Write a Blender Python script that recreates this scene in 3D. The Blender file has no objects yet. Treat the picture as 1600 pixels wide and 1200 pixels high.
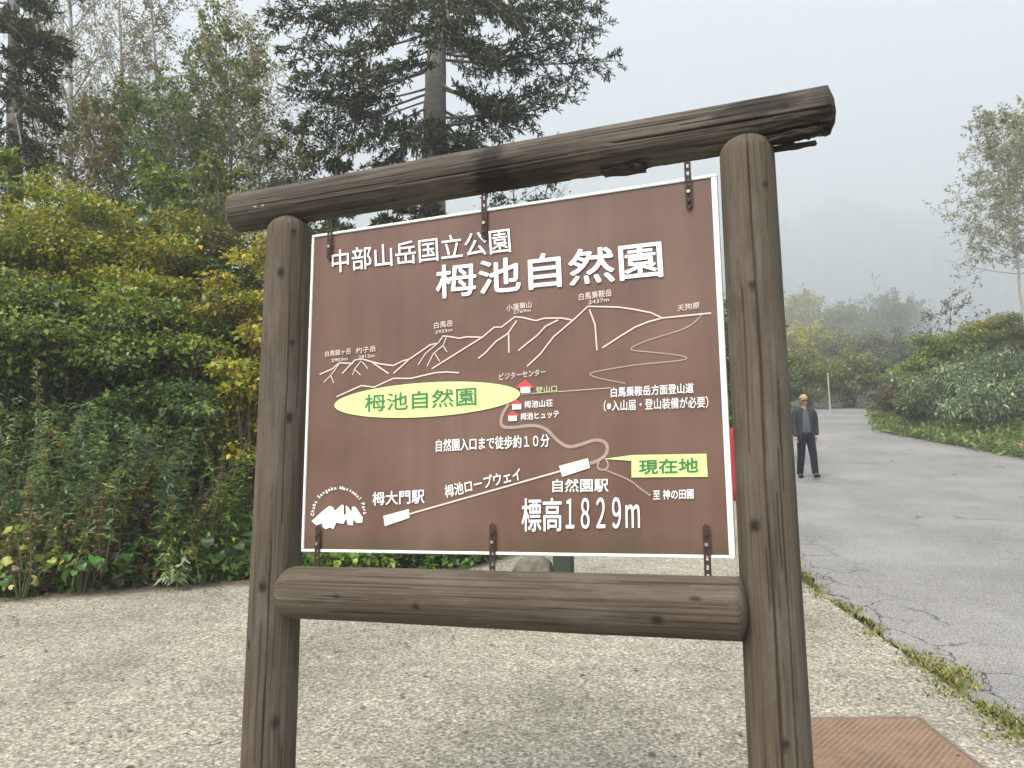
import bpy, bmesh, math, random
import numpy as np
from math import radians, sin, cos, pi, sqrt, tan
from mathutils import Vector, Matrix

sc = bpy.context.scene
COL = sc.collection

# ------------------------------------------------------------------ camera
cam_d = bpy.data.cameras.new('camera')
cam = bpy.data.objects.new('camera', cam_d); COL.objects.link(cam)
FPX, PITCH, ROLL, CAMZ = 1232.2, 0.15621, -0.00623, 1.65
cam_d.sensor_width = 36; cam_d.lens = 36 * FPX / 1600
cam_d.clip_start = 0.05; cam_d.clip_end = 2000
_f = np.array([0, cos(PITCH), sin(PITCH)]); _r0 = np.array([1.0, 0, 0]); _u0 = np.cross(_r0, _f)
_r = cos(ROLL) * _r0 + sin(ROLL) * _u0; _u = -sin(ROLL) * _r0 + cos(ROLL) * _u0
M = Matrix(((_r[0], _u[0], -_f[0], 0), (_r[1], _u[1], -_f[1], 0), (_r[2], _u[2], -_f[2], CAMZ), (0, 0, 0, 1)))
cam.matrix_world = M
sc.camera = cam

# ------------------------------------------------------------------ sky, sun, exposure
SUN_EL, SUN_AZ = radians(56), radians(215)          # azimuth clockwise from +Y
world = bpy.data.worlds.new('World'); sc.world = world; world.use_nodes = True
wn, wl = world.node_tree.nodes, world.node_tree.links
bg = wn['Background']
sky = wn.new('ShaderNodeTexSky'); sky.sky_type = 'NISHITA'; sky.sun_disc = False
sky.sun_elevation = SUN_EL; sky.sun_rotation = SUN_AZ
sky.air_density = 1.0; sky.dust_density = 4.0; sky.ozone_density = 1.0
hs = wn.new('ShaderNodeHueSaturation'); hs.inputs['Saturation'].default_value = 0.50
wl.new(sky.outputs['Color'], hs.inputs['Color']); wl.new(hs.outputs['Color'], bg.inputs['Color'])
bg.inputs['Strength'].default_value = 0.15
sun_d = bpy.data.lights.new('sun', 'SUN'); sun = bpy.data.objects.new('sun', sun_d); COL.objects.link(sun)
sun_d.energy = 1.5; sun_d.angle = radians(32); sun_d.color = (1, 0.93, 0.82)
_sd = Vector((sin(SUN_AZ) * cos(SUN_EL), cos(SUN_AZ) * cos(SUN_EL), sin(SUN_EL)))
sun.rotation_euler = _sd.to_track_quat('Z', 'Y').to_euler()
sun.location = (0, 0, 40)
sc.view_settings.view_transform = 'Standard'; sc.view_settings.look = 'None'
sc.view_settings.exposure = 1.22; sc.view_settings.gamma = 1
sc.render.engine = 'CYCLES'
sc.cycles.max_bounces = 7; sc.cycles.diffuse_bounces = 3; sc.cycles.transmission_bounces = 3
sc.cycles.volume_bounces = 2; sc.cycles.use_denoising = True

HAZE = 0.0025

# ------------------------------------------------------------------ projection helpers (picture pixel -> point in the world)
def ray(px, py):
    return (px - 800) / FPX * _r - (py - 600) / FPX * _u + _f
def at(px, py, d):
    v = ray(px, py); return np.array([v[0] / v[1] * d, d, CAMZ + v[2] / v[1] * d])

# ------------------------------------------------------------------ terrain profile
def prof(y):
    return np.interp(y, [-40, 0, 17, 40, 60, 280, 700, 1130, 1290], [-5.4, 0, 2.3, 6.43, 10.0, 55, 147, 405, 420])
BLX = [-40, -15, -9, -4.5, -2.5, -0.4, 0.5, 2.0, 4.0, 6.0, 40]
BLY = [2, 5, 6, 6.95, 7.6, 8.15, 9.6, 11.2, 14.0, 18.5, 60]
def bline(x): return np.interp(x, BLX, BLY)
EY = [-8, 0, 3.8, 7.2, 10, 14, 18, 28, 40, 46]
ELX = [2.4, 2.42, 2.46, 2.62, 3.1, 4.3, 5.7, 9.2, 14.2, 18]
ERX = [13.5, 13.2, 13.1, 13.0, 13.0, 13.0, 12.9, 13.2, 18.5, 24]
def rl(y): return np.interp(y, EY, ELX)
def rr(y): return np.interp(y, EY, ERX)
def height(x, y):
    z = float(prof(y))
    if y > 420: z += min(1, (y - 420) / 500) * (26 * sin(x * .0105 + 2.2) + 13 * sin(x * .029 + .5) + 6 * sin(x * .07))
    if y < 47 and x > rl(min(y, 46)):
        s = max(0.0, min(x - rr(min(y, 46)), 9))
        return z + 0.22 * s
    s = max(0.0, min(y - bline(x), 7))
    k = np.clip((3.5 - x) / 4, 0, 1)
    return z + float(0.30 * s * k)
def ground_at(px, d):
    x = (px - 800) / FPX * d / 0.99
    return x, d, height(x, d)

# ------------------------------------------------------------------ object helpers
def obj(name, mesh, mats=None, parent=None):
    o = bpy.data.objects.new(name, mesh); COL.objects.link(o)
    if mats:
        for m in (mats if isinstance(mats, (list, tuple)) else [mats]): mesh.materials.append(m)
    if parent: o.parent = parent
    return o
def tag(o, label, cat, group=None, kind=None):
    if label: o['label'] = label
    if cat: o['category'] = cat
    if group: o['group'] = group
    if kind: o['kind'] = kind
    return o
def thing(name, label, cat, loc, rz=0, group=None):
    o = bpy.data.objects.new(name, None); COL.objects.link(o)
    o.location = loc; o.rotation_euler = (0, 0, rz); o.empty_display_size = .2
    return tag(o, label, cat, group)
def mesh_np(name, verts, faces, cols=None, smooth=False, mat_idx=None):
    """faces: list of int arrays (n,k)"""
    me = bpy.data.meshes.new(name)
    verts = np.asarray(verts, dtype=np.float32)
    me.vertices.add(len(verts)); me.vertices.foreach_set('co', verts.ravel())
    fl = [np.asarray(f, dtype=np.int32) for f in faces if len(f)]
    tot = sum(f.size for f in fl); nf = sum(len(f) for f in fl)
    me.loops.add(tot); me.polygons.add(nf)
    me.loops.foreach_set('vertex_index', np.concatenate([f.ravel() for f in fl]))
    cnt = np.concatenate([np.full(len(f), f.shape[1], dtype=np.int32) for f in fl])
    st = np.concatenate([[0], np.cumsum(cnt)[:-1]]).astype(np.int32)
    me.polygons.foreach_set('loop_start', st)
    try: me.polygons.foreach_set('loop_total', cnt)
    except Exception: pass
    if smooth: me.polygons.foreach_set('use_smooth', np.ones(nf, dtype=bool))
    if mat_idx is not None: me.polygons.foreach_set('material_index', np.asarray(mat_idx, dtype=np.int32))
    if cols is not None:
        a = me.color_attributes.new('leafcol', 'FLOAT_COLOR', 'POINT')
        c = np.ones((len(verts), 4), dtype=np.float32); c[:, :3] = cols
        a.data.foreach_set('color', c.ravel())
    me.update(); me.validate()
    return me
def bm_mesh(bm, name, smooth=False):
    me = bpy.data.meshes.new(name); bmesh.ops.recalc_face_normals(bm, faces=bm.faces); bm.to_mesh(me); bm.free()
    if smooth: me.polygons.foreach_set('use_smooth', [True] * len(me.polygons))
    return me
def bm_box(bm, c, s, rot=None, bevel=0):
    r = bmesh.ops.create_cube(bm, size=1)
    vs = r['verts']
    bmesh.ops.scale(bm, vec=s, verts=vs)
    if rot is not None: bmesh.ops.rotate(bm, matrix=rot, verts=vs)
    bmesh.ops.translate(bm, vec=c, verts=vs)
    if bevel:
        es = list({e for v in vs for e in v.link_edges})
        bmesh.ops.bevel(bm, geom=es, offset=bevel, segments=2, affect='EDGES')

# ------------------------------------------------------------------ materials
def mat(name):
    m = bpy.data.materials.new(name); m.use_nodes = True
    nt = m.node_tree; return m, nt.nodes, nt.links, nt.nodes['Principled BSDF']
def plain(name, col, rough=.6, metal=0, var=.15, scale=40, spec=.5):
    m, n, l, b = mat(name)
    tc = n.new('ShaderNodeTexCoord'); no = n.new('ShaderNodeTexNoise'); no.inputs['Scale'].default_value = scale
    no.inputs['Detail'].default_value = 5
    mx = n.new('ShaderNodeMix'); mx.data_type = 'RGBA'
    mx.inputs['A'].default_value = (*[c * (1 - var) for c in col], 1); mx.inputs['B'].default_value = (*[min(1, c * (1 + var)) for c in col], 1)
    l.new(tc.outputs['Object'], no.inputs['Vector']); l.new(no.outputs['Fac'], mx.inputs['Factor'])
    l.new(mx.outputs['Result'], b.inputs['Base Color'])
    b.inputs['Roughness'].default_value = rough; b.inputs['Metallic'].default_value = metal
    b.inputs['Specular IOR Level'].default_value = spec
    return m
def ramp(n, stops):
    r = n.new('ShaderNodeValToRGB'); e = r.color_ramp.elements
    while len(e) < len(stops): e.new(0.5)
    for k, (p, c) in enumerate(stops):
        e[k].position = p; e[k].color = (*c, 1) if len(c) == 3 else c
    return r
def noise(n, l, vec, scale, detail=5, rough=.6, mapscale=None):
    no = n.new('ShaderNodeTexNoise'); no.inputs['Scale'].default_value = scale
    no.inputs['Detail'].default_value = detail; no.inputs['Roughness'].default_value = rough
    if mapscale:
        mp = n.new('ShaderNodeMapping'); mp.inputs['Scale'].default_value = mapscale
        l.new(vec, mp.inputs['Vector']); vec = mp.outputs['Vector']
    l.new(vec, no.inputs['Vector']); return no
def mixc(n, l, fac, a, b, blend='MIX'):
    mx = n.new('ShaderNodeMix'); mx.data_type = 'RGBA'; mx.blend_type = blend
    for k, v in (('A', a), ('B', b)):
        if hasattr(v, 'links') or hasattr(v, 'is_linked'): l.new(v, mx.inputs[k])
        else: mx.inputs[k].default_value = (*v, 1)
    if isinstance(fac, (int, float)): mx.inputs['Factor'].default_value = fac
    else: l.new(fac, mx.inputs['Factor'])
    return mx.outputs['Result']
def bump(n, l, b, h, strength=.4, dist=.01):
    bp = n.new('ShaderNodeBump'); bp.inputs['Strength'].default_value = strength; bp.inputs['Distance'].default_value = dist
    l.new(h, bp.inputs['Height']); l.new(bp.outputs['Normal'], b.inputs['Normal'])

def wood_mat(name, c1, c2, crack=(.018, .014, .010)):
    m, n, l, b = mat(name)
    tc = n.new('ShaderNodeTexCoord'); v = tc.outputs['Object']
    big = noise(n, l, v, 3, 3, .5, (1, 1, .5))
    gr = noise(n, l, v, 1, 6, .65, (55, 55, 2.2))
    fine = noise(n, l, v, 1, 4, .7, (115, 115, 2.4))
    r = ramp(n, [(.3, c1), (.7, c2)]); l.new(gr.outputs['Fac'], r.inputs['Fac'])
    c = mixc(n, l, .55, r.outputs['Color'], ramp_from(n, l, big.outputs['Fac'], [(.3, (.78, .78, .78)), (.7, (1.16, 1.15, 1.12))]), 'MULTIPLY')
    c = mixc(n, l, .8, c, ramp_from(n, l, fine.outputs['Fac'], [(.38, (.55, .55, .55)), (.5, (1.0, 1.0, 1.0)), (.68, (1.15, 1.15, 1.15))]), 'MULTIPLY')
    grey = noise(n, l, v, 11, 6, .7, (1, 1, .3)); c = mixc(n, l, ramp_from(n, l, grey.outputs['Fac'], [(.48, (0, 0, 0)), (.66, (.60, .60, .60))]), c, (.125, .112, .090))
    ck = noise(n, l, v, 1, 4, .6, (42, 42, 1.6))
    cf = ramp_from(n, l, ck.outputs['Fac'], [(.66, (0, 0, 0)), (.73, (.8, .8, .8))])
    c = mixc(n, l, cf, c, crack)
    l.new(c, b.inputs['Base Color']); b.inputs['Roughness'].default_value = .78; b.inputs['Specular IOR Level'].default_value = .25
    ad = n.new('ShaderNodeMath'); ad.operation = 'ADD'; l.new(gr.outputs['Fac'], ad.inputs[0]); l.new(fine.outputs['Fac'], ad.inputs[1])
    sb = n.new('ShaderNodeMath'); sb.operation = 'SUBTRACT'; l.new(ad.outputs[0], sb.inputs[0]); l.new(cf, sb.inputs[1])
    bump(n, l, b, sb.outputs[0], .5, .006)
    return m
def ramp_from(n, l, fac, stops):
    r = ramp(n, stops); l.new(fac, r.inputs['Fac']); return r.outputs['Color']

WOOD = wood_mat('weathered_post_wood', (.066, .053, .036), (.098, .080, .057))
WOOD_BEAM = wood_mat('weathered_beam_wood', (.036, .028, .020), (.105, .088, .070))
ROT = plain('rotten_wood', (.022, .016, .012), .95, var=.5, scale=60)
KNOT = plain('wood_knot', (.035, .026, .018), .8, var=.4, scale=120)
BARK = plain('grey_bark', (.21, .20, .185), .9, var=.6, scale=16)
PALEBARK = plain('pale_birch_bark', (.30, .28, .25), .85, var=.45, scale=12)
STEM = plain('woody_stem', (.075, .055, .038), .9, var=.4, scale=30)
GSTEM = plain('green_stem', (.10, .11, .035), .8, var=.3, scale=30)
DRYSTEM = plain('dry_stem', (.20, .15, .09), .9, var=.4, scale=30)

def leaf_mat():
    m, n, l, b = mat('leaf')
    a = n.new('ShaderNodeAttribute'); a.attribute_name = 'leafcol'
    l.new(a.outputs['Color'], b.inputs['Base Color'])
    b.inputs['Roughness'].default_value = .42; b.inputs['Specular IOR Level'].default_value = .45
    t = n.new('ShaderNodeBsdfTranslucent'); hv = n.new('ShaderNodeHueSaturation'); hv.inputs['Value'].default_value = 1.2
    l.new(a.outputs['Color'], hv.inputs['Color']); l.new(hv.outputs['Color'], t.inputs['Color'])
    ms = n.new('ShaderNodeMixShader'); ms.inputs[0].default_value = .38
    l.new(b.outputs[0], ms.inputs[1]); l.new(t.outputs[0], ms.inputs[2])
    l.new(ms.outputs[0], n['Material Output'].inputs['Surface'])
    return m
LEAF = leaf_mat()

# ------------------------------------------------------------------ leaf and tube buffers
class Leaves:
    def __init__(s): s.p = []; s.d = []; s.n = []; s.l = []; s.w = []; s.c = []
    def add(s, p, d, n, ln, wd, c):
        s.p.append(p); s.d.append(d); s.n.append(n); s.l.append(ln); s.w.append(wd); s.c.append(c)
    def count(s): return sum(len(p) for p in s.p)
    def mesh(s, name, fold=.16, droop=.12):
        P = np.concatenate(s.p); D = np.concatenate(s.d); N = np.concatenate(s.n)
        L = np.concatenate(s.l)[:, None]; W = np.concatenate(s.w)[:, None]; C = np.concatenate(s.c)
        D = D / (np.linalg.norm(D, axis=1, keepdims=True) + 1e-9)
        S = np.cross(N, D); S /= (np.linalg.norm(S, axis=1, keepdims=True) + 1e-9)
        U = np.cross(D, S)
        k = len(P)
        V = np.empty((k, 5, 3), dtype=np.float32)
        V[:, 0] = P
        V[:, 1] = P + D * L * .45 + S * W * .5 + U * W * fold
        V[:, 2] = P + D * L - U * L * droop
        V[:, 3] = P + D * L * .45 - S * W * .5 + U * W * fold
        V[:, 4] = P + D * L * .5
        i = np.arange(k)[:, None] * 5
        F = np.concatenate([i + np.array([[0, 1, 2, 4]]), i + np.array([[0, 4, 2, 3]])])
        return mesh_np(name, V.reshape(-1, 3), [F], np.repeat(C, 5, axis=0))
class Tubes:
    def __init__(s): s.v = []; s.f = []; s.k = 0
    def add(s, pts, rad, sides=5):
        pts = np.asarray(pts, float); n = len(pts)
        rad = np.broadcast_to(np.asarray(rad, float), (n,))
        t = np.gradient(pts, axis=0); t /= (np.linalg.norm(t, axis=1, keepdims=True) + 1e-9)
        ref = np.array([0.31, 0.95, 0.07]) if abs(t[0][2]) > .8 else np.array([0.03, 0.05, 1.0])
        a = np.cross(t, ref); a /= (np.linalg.norm(a, axis=1, keepdims=True) + 1e-9); b = np.cross(t, a)
        th = np.arange(sides) / sides * 2 * pi
        V = pts[:, None] + rad[:, None, None] * (np.cos(th)[None, :, None] * a[:, None] + np.sin(th)[None, :, None] * b[:, None])
        i = np.arange(n - 1)[:, None] * sides; j = np.arange(sides)[None]
        j2 = (j + 1) % sides
        F = np.stack([i + j, i + j2, i + sides + j2, i + sides + j], axis=-1).reshape(-1, 4) + s.k
        s.v.append(V.reshape(-1, 3)); s.f.append(F); s.k += n * sides
    def mesh(s, name): return mesh_np(name, np.concatenate(s.v), [np.concatenate(s.f)], smooth=True)
def curve(a, b, c, n=6):
    t = np.linspace(0, 1, n)[:, None]; a, b, c = map(np.asarray, (a, b, c))
    return (1 - t) ** 2 * a + 2 * t * (1 - t) * b + t ** 2 * c
def pick(rng, pal, k, jit=.22):
    """pal: list of (weight, rgb)"""
    w = np.array([p[0] for p in pal], float); w /= w.sum()
    c = np.array([p[1] for p in pal])[rng.choice(len(pal), k, p=w)]
    return np.clip(c * (1 + rng.normal(0, jit, (k, 1))) * (1 + rng.normal(0, .06, (k, 3))), .004, .6)

G_DARK = (.030, .056, .014); G_MID = (.088, .142, .024); G_LITE = (.165, .235, .032); G_YEL = (.26, .275, .027)
YEL = (.40, .32, .028); ORA = (.34, .19, .03); RED = (.24, .045, .02); BRN = (.15, .115, .06); DRY = (.21, .17, .10)
G_BLUE = (.045, .085, .045); G_PALE = (.20, .27, .13); OLIVE = (.13, .14, .035)

# ------------------------------------------------------------------ plants
def shrub(label, px, d, top, wid, pal, seed, leaf=.056, dens=1.0, group=None, low=0.12, toppal=None, name='leafy_shrub', cat='shrub', aspect=.62, flat=.33, yr=.8, ragged=.10, lumps=None, stem=STEM):
    rng = np.random.default_rng(seed)
    x, y, z = ground_at(px, d)
    H = at(px, top, d)[2] - z; R = wid / FPX * d / 2; Ry = min(R * yr, .75 + .02 * d if d < 20 else 3)
    root = thing(name, label, cat, (x, y, z - .03), 0, group)
    L = Leaves(); T = Tubes()
    K = lumps or int(16 + 16 * R * H)
    for k in range(K):
        # clump centre in an uneven ellipsoid
        ph = rng.uniform(0, 2 * pi); cz = rng.uniform(-.95, 1.0); rr_ = sqrt(max(0, 1 - cz * cz))
        q = rng.uniform(.25, 1) ** .45 * rng.uniform(.82 - ragged, 1.10 + ragged)
        c = np.array([R * .86 * q * rr_ * cos(ph), Ry * .86 * q * rr_ * sin(ph), H * (low + .5 + (.5 - low) * 0 + (.5 - low * .5) * q * cz * .92)])
        c[2] = max(.1, min(c[2] - H * low * .5, H * (.97 + ragged * .4)))
        rc = min(.5, (.24 + .1 * rng.random()) * max(.6, min(R, H * .6)) + .06)
        b0 = np.array([c[0] * .18, c[1] * .18, 0]) + np.append(rng.normal(0, .06, 2), 0)
        mid = np.array([c[0] * .45, c[1] * .45, c[2] * .75])
        T.add(curve(b0, mid, c, 6), np.linspace(.014, .005, 6), 4)
        n = int(dens * 46 * (rc / leaf) ** 2 * .17) + 14
        p = rng.normal(0, 1, (n, 3)); p /= np.linalg.norm(p, axis=1, keepdims=True); p *= rng.uniform(.15, 1, (n, 1)) ** .6
        out = p.copy()
        p = p * np.array([rc, rc, rc * flat]) + c
        p[:, 2] = np.maximum(p[:, 2], .03)
        dr = out * np.array([1, 1, .2]) + rng.normal(0, .45, (n, 3)); dr[:, 2] -= .22
        nm = np.array([0, -.12, 1.0]) + rng.normal(0, .36, (n, 3)) + out * .25
        ll = leaf * rng.lognormal(-.05, .30, n)
        pp = pal
        if toppal is not None and rng.random() < np.clip((c[2] / H - .35) * 1.6, 0, .95): pp = toppal
        cc = pick(rng, pp, n)
        cc = cc * (1 + rng.normal(0, .10))
        L.add(p, dr, nm, ll, ll * aspect * rng.uniform(.8, 1.2, n), np.clip(cc, .004, .6))
        for m in range(4):
            e = c + rng.normal(0, 1, 3) * np.array([rc, rc, rc * flat]) * .7
            T.add(curve(c, (c + e) / 2 + [0, 0, .03], e, 4), [.004, .0035, .003, .002], 3)
    obj('foliage', L.mesh('foliage'), LEAF, root)
    obj('stems', T.mesh('stems'), stem, root)
    return root

def herb(label, px, d, top, nst, spread, pal, seed, leaf=.09, aspect=.3, n_leaf=34, lean=.25, name='tall_weed', cat='weed', group=None, stem=GSTEM, up=.1, tip=None, y_off=0):
    rng = np.random.default_rng(seed)
    x, y, z = ground_at(px, d)
    H = at(px, top, d)[2] - z
    root = thing(name, label, cat, (x, y, z - .02), 0, group)
    n_leaf = int(n_leaf * 2.3); leaf = leaf * .78; nst = int(nst * 1.4 + .5)
    L = Leaves(); T = Tubes()
    for s in range(nst):
        b0 = np.append(rng.normal(0, spread * .5, 2), 0)
        h = H * (1 if s == 0 else rng.uniform(.55, 1.0))
        ln = rng.normal(0, lean, 2) * h
        e = b0 + np.array([ln[0], ln[1], h]); mid = b0 + np.array([ln[0] * .2, ln[1] * .2, h * .6])
        pts = curve(b0, mid, e, 8); T.add(pts, np.linspace(.006, .002, 8), 4)
        t = rng.uniform(.08, 1, n_leaf) ** .8
        P = np.stack([np.interp(t, np.linspace(0, 1, 8), pts[:, k]) for k in range(3)], 1)
        a = rng.uniform(0, 2 * pi, n_leaf)
        D = np.stack([np.cos(a), np.sin(a), up + rng.normal(0, .3, n_leaf)], 1)
        N = np.array([0, 0, 1.]) + rng.normal(0, .35, (n_leaf, 3))
        ll = leaf * rng.uniform(.6, 1.3, n_leaf) * (1.15 - .6 * t)
        c = pick(rng, pal, n_leaf)
        if tip is not None:
            q = t > .8; c[q] = pick(rng, tip, int(q.sum()))
        L.add(P, D, N, ll, ll * aspect, c)
        c = np.clip(c * 1.25, 0, .6); L.c[-1] = c
        P2 = P + D / np.linalg.norm(D, axis=1, keepdims=True) * ll[:, None] * rng.uniform(.3, .8, (n_leaf, 1))
        D2 = D + rng.normal(0, .8, (n_leaf, 3)); L.add(P2, D2, N, ll * .6, ll * .6 * aspect, c)
    obj('leaves', L.mesh('leaves'), LEAF, root); obj('stalk', T.mesh('stalk'), stem, root)
    return root

def round_leaf_plant(label, px, d, n, size, H, spread, pal, seed, name='broadleaf_plant', cat='plant', group=None, long=1.0, dy=0):
    rng = np.random.default_rng(seed)
    x, y, z = ground_at(px, d)
    root = thing(name, label, cat, (x, y, z - .02), 0, group)
    T = Tubes(); V = []; F3 = []; C = []; k = 0
    n = int(n * 2.4); size = size * .52
    for s in range(n):
        a = rng.uniform(0, 2 * pi); r = spread * sqrt(rng.random())
        e = np.array([r * cos(a), r * sin(a) * .7, H * rng.uniform(.45, 1.0)])
        T.add(curve([e[0] * .2, e[1] * .2, 0], [e[0] * .5, e[1] * .5, e[2] * .9], e, 5), [.007, .006, .005, .004, .004], 4)
        sz = size * rng.uniform(.65, 1.2)
        Z = np.array([rng.normal(0, .5) + .4 * cos(a), rng.normal(0, .4) + .4 * sin(a) - .25, 1.0]); Z /= np.linalg.norm(Z)
        X = np.array([cos(a), sin(a), -.2]); X -= Z * (X @ Z); X /= np.linalg.norm(X); Y = np.cross(Z, X)
        m = 12; th = np.arange(m) / m * 2 * pi
        col = pick(rng, pal, 1)[0]
        V.append(e + Z * .0); C.append(col)
        ring = []
        for f in (.55, 1.0):
            for q in range(m):
                rad = sz * .5 * f * (1 + .08 * sin(th[q] * 5 + s)) * (1 - .35 * (f == 1.0 and abs(th[q] - pi) < .3))
                u, v = cos(th[q]) * rad * long + sz * .32 * long * 1, sin(th[q]) * rad
                w = .30 * abs(v) - .40 * (u * u) / sz - .06 * sz * f * f + .05 * sz * sin(th[q] * 7 + s * 2) * (f == 1.0)
                V.append(e + X * u + Y * v + Z * w); C.append(col * (1 if f < 1 else rng.uniform(.9, 1.1)))
        b1, b2 = k + 1, k + 1 + m
        for q in range(m):
            q2 = (q + 1) % m
            F3 += [(k, b1 + q, b1 + q2), (b1 + q, b2 + q, b2 + q2), (b1 + q, b2 + q2, b1 + q2)]
        V[k - 0 if False else -(2 * m + 1)] = e + X * sz * .32 * long
        k += 2 * m + 1
    obj('leaves', mesh_np('leaves', np.array(V), [np.array(F3)], np.clip(np.array(C), .004, .6), smooth=True), LEAF, root)
    obj('leaf_stalks', T.mesh('leaf_stalks'), GSTEM, root)
    return root

def grass_blades(rng, P, h, pal, w=.006):
    n = len(P); a = rng.uniform(0, 2 * pi, n)
    D = np.stack([np.cos(a) * .5, np.sin(a) * .5, np.ones(n)], 1) + rng.normal(0, .2, (n, 3))
    N = np.stack([-np.cos(a), -np.sin(a), .4 * np.ones(n)], 1)
    ll = h * rng.uniform(.5, 1.3, n)
    return P, D, N, ll, np.full(n, w) * rng.uniform(.7, 1.4, n), pick(rng, pal, n)

def sparse_tree(label, px, d, top, base_px, rad, pal, seed, n_br=26, br_len=1.6, leaf=.055, leaves=9, bark=BARK, start=.25, group=None, name='broadleaf_tree', lean=0, up=.9, sub=5, twigs=3, shape=1.0, cat='tree', crown_pow=1.0, hmax=None):
    rng = np.random.default_rng(seed)
    x, y, z = ground_at(base_px, d)
    tp = at(px, top, d); H = tp[2] - z
    root = thing(name, label, cat, (x, y, z - .1), 0, group)
    T = Tubes(); B = Tubes(); L = Leaves()
    e = np.array([tp[0] - x, 0, H]); n = 14
    t = np.linspace(0, 1, n)
    tr = np.stack([e[0] * t ** 1.2 + np.cumsum(rng.normal(0, .025, n)), np.cumsum(rng.normal(0, .04, n)), H * t], 1)
    tr[0] = 0
    T.add(tr, rad * (1 - .88 * t) + .004, 7)
    for k in range(n_br):
        u = start + (1 - start) * (k + rng.random()) / n_br
        s = np.array([np.interp(u, t, tr[:, j]) for j in range(3)])
        a = k * 2.4 + rng.normal(0, .5)
        w = ((1 - u) / (1 - start)) ** crown_pow
        ln = br_len * (.3 + .7 * w) * rng.uniform(.6, 1.2)
        dr = np.array([cos(a), sin(a), up * rng.uniform(.6, 1.3)]); dr /= np.linalg.norm(dr)
        tip = s + dr * ln + [0, 0, .12 * ln]
        pts = curve(s, s + dr * ln * .5 + rng.normal(0, .06, 3), tip, 7)
        B.add(pts, np.linspace(rad * .32 * (.35 + .65 * w), .004, 7), 4)
        for j in range(sub):
            v = rng.uniform(.25, 1); q = np.array([np.interp(v, np.linspace(0, 1, 7), pts[:, i]) for i in range(3)])
            d2 = dr * .8 + rng.normal(0, .55, 3) + [0, 0, .15]; d2 /= np.linalg.norm(d2)
            l2 = ln * rng.uniform(.25, .5)
            p2 = curve(q, q + d2 * l2 * .5 + rng.normal(0, .03, 3), q + d2 * l2 + [0, 0, .03], 5)
            B.add(p2, np.linspace(.007, .003, 5), 3)
            for m in range(twigs):
                f = rng.uniform(.3, 1); q3 = np.array([np.interp(f, np.linspace(0, 1, 5), p2[:, i]) for i in range(3)])
                d3 = d2 * .6 + rng.normal(0, .7, 3); d3 /= np.linalg.norm(d3); l3 = l2 * rng.uniform(.3, .7)
                B.add([q3, q3 + d3 * l3], [.0035, .002], 3)
                kk = max(1, int(leaves * rng.uniform(.3, 1.7)))
                P = q3 + d3 * l3 * rng.uniform(.1, 1.05, (kk, 1)) + rng.normal(0, .035, (kk, 3))
                D = d3 * .4 + rng.normal(0, .6, (kk, 3)) + [0, 0, -.3]
                N = np.array([0, 0, 1.]) + rng.normal(0, .6, (kk, 3))
                ll = leaf * rng.uniform(.6, 1.3, kk)
                L.add(P, D, N, ll, ll * .65, pick(rng, pal, kk))
    obj('trunk', T.mesh('trunk'), bark, root); obj('branches', B.mesh('branches'), bark, root)
    obj('crown', L.mesh('crown'), LEAF, root)
    return root

NEEDLE = [(4, (.022, .036, .015)), (4, (.036, .052, .018)), (3, (.058, .068, .022)), (2, (.085, .070, .026))]
def needle_branch(rng, B, L, s, tip, sag, pal=NEEDLE, rad=.03, dens=1.0, bare=.35, nl=.10, twl=.55):
    s = np.array(s, float); tip = np.array(tip, float); ln = np.linalg.norm(tip - s)
    mid = (s + tip) / 2 + np.array([0, 0, -sag * ln]) + rng.normal(0, .04 * ln, 3)
    n = 9; pts = curve(s, mid, tip, n)
    B.add(pts, np.linspace(rad, .006, n), 5)
    t = np.linspace(0, 1, n)
    ax = (tip - s) / ln; side = np.cross(ax, [0, 0, 1.0]); side /= (np.linalg.norm(side) + 1e-9)
    m = int((9 + ln * 9) * dens)
    for k in range(m):
        v = bare + (1 - bare) * (k + rng.random()) / m
        q = np.array([np.interp(v, t, pts[:, i]) for i in range(3)])
        sg = 1 if k % 2 else -1
        l2 = twl * (.35 + .65 * min(1, (1 - v) * 2.6 + .15)) * rng.uniform(.6, 1.3) * min(1, .4 + ln / 3)
        d2 = ax * rng.uniform(.5, 1) + side * sg * rng.uniform(.3, 1) + np.array([0, 0, rng.normal(-.08, .25)]); d2 /= np.linalg.norm(d2)
        e = q + d2 * l2 + np.array([0, 0, -.12 * l2])
        p2 = curve(q, q + d2 * l2 * .5 + [0, 0, .02], e, 5); B.add(p2, np.linspace(.008, .003, 5), 3)
        tw = [(p2, l2)]
        for j in range(3):
            f = rng.uniform(.25, .85); q3 = np.array([np.interp(f, np.linspace(0, 1, 5), p2[:, i]) for i in range(3)])
            d3 = d2 + side * rng.choice([-1, 1]) * .8 + rng.normal(0, .25, 3); d3 /= np.linalg.norm(d3)
            p3 = np.linspace(q3, q3 + d3 * l2 * .45, 4); tw.append((p3, l2 * .45))
        for pp, lt in tw:
            c = max(5, int(lt / .013 * dens))
            f = rng.uniform(.05, 1.03, c)
            P = np.stack([np.interp(f, np.linspace(0, 1, len(pp)), pp[:, i]) for i in range(3)], 1)
            dd = pp[-1] - pp[0]; dd = dd / np.linalg.norm(dd)
            D = dd * .9 + rng.normal(0, .62, (c, 3)) + [0, 0, .12]
            N = np.array([0, 0, 1.]) + rng.normal(0, .5, (c, 3))
            ll = nl * rng.uniform(.6, 1.25, c)
            L.add(P, D, N, ll, ll * .25, pick(rng, pal, c))
    return pts

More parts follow.
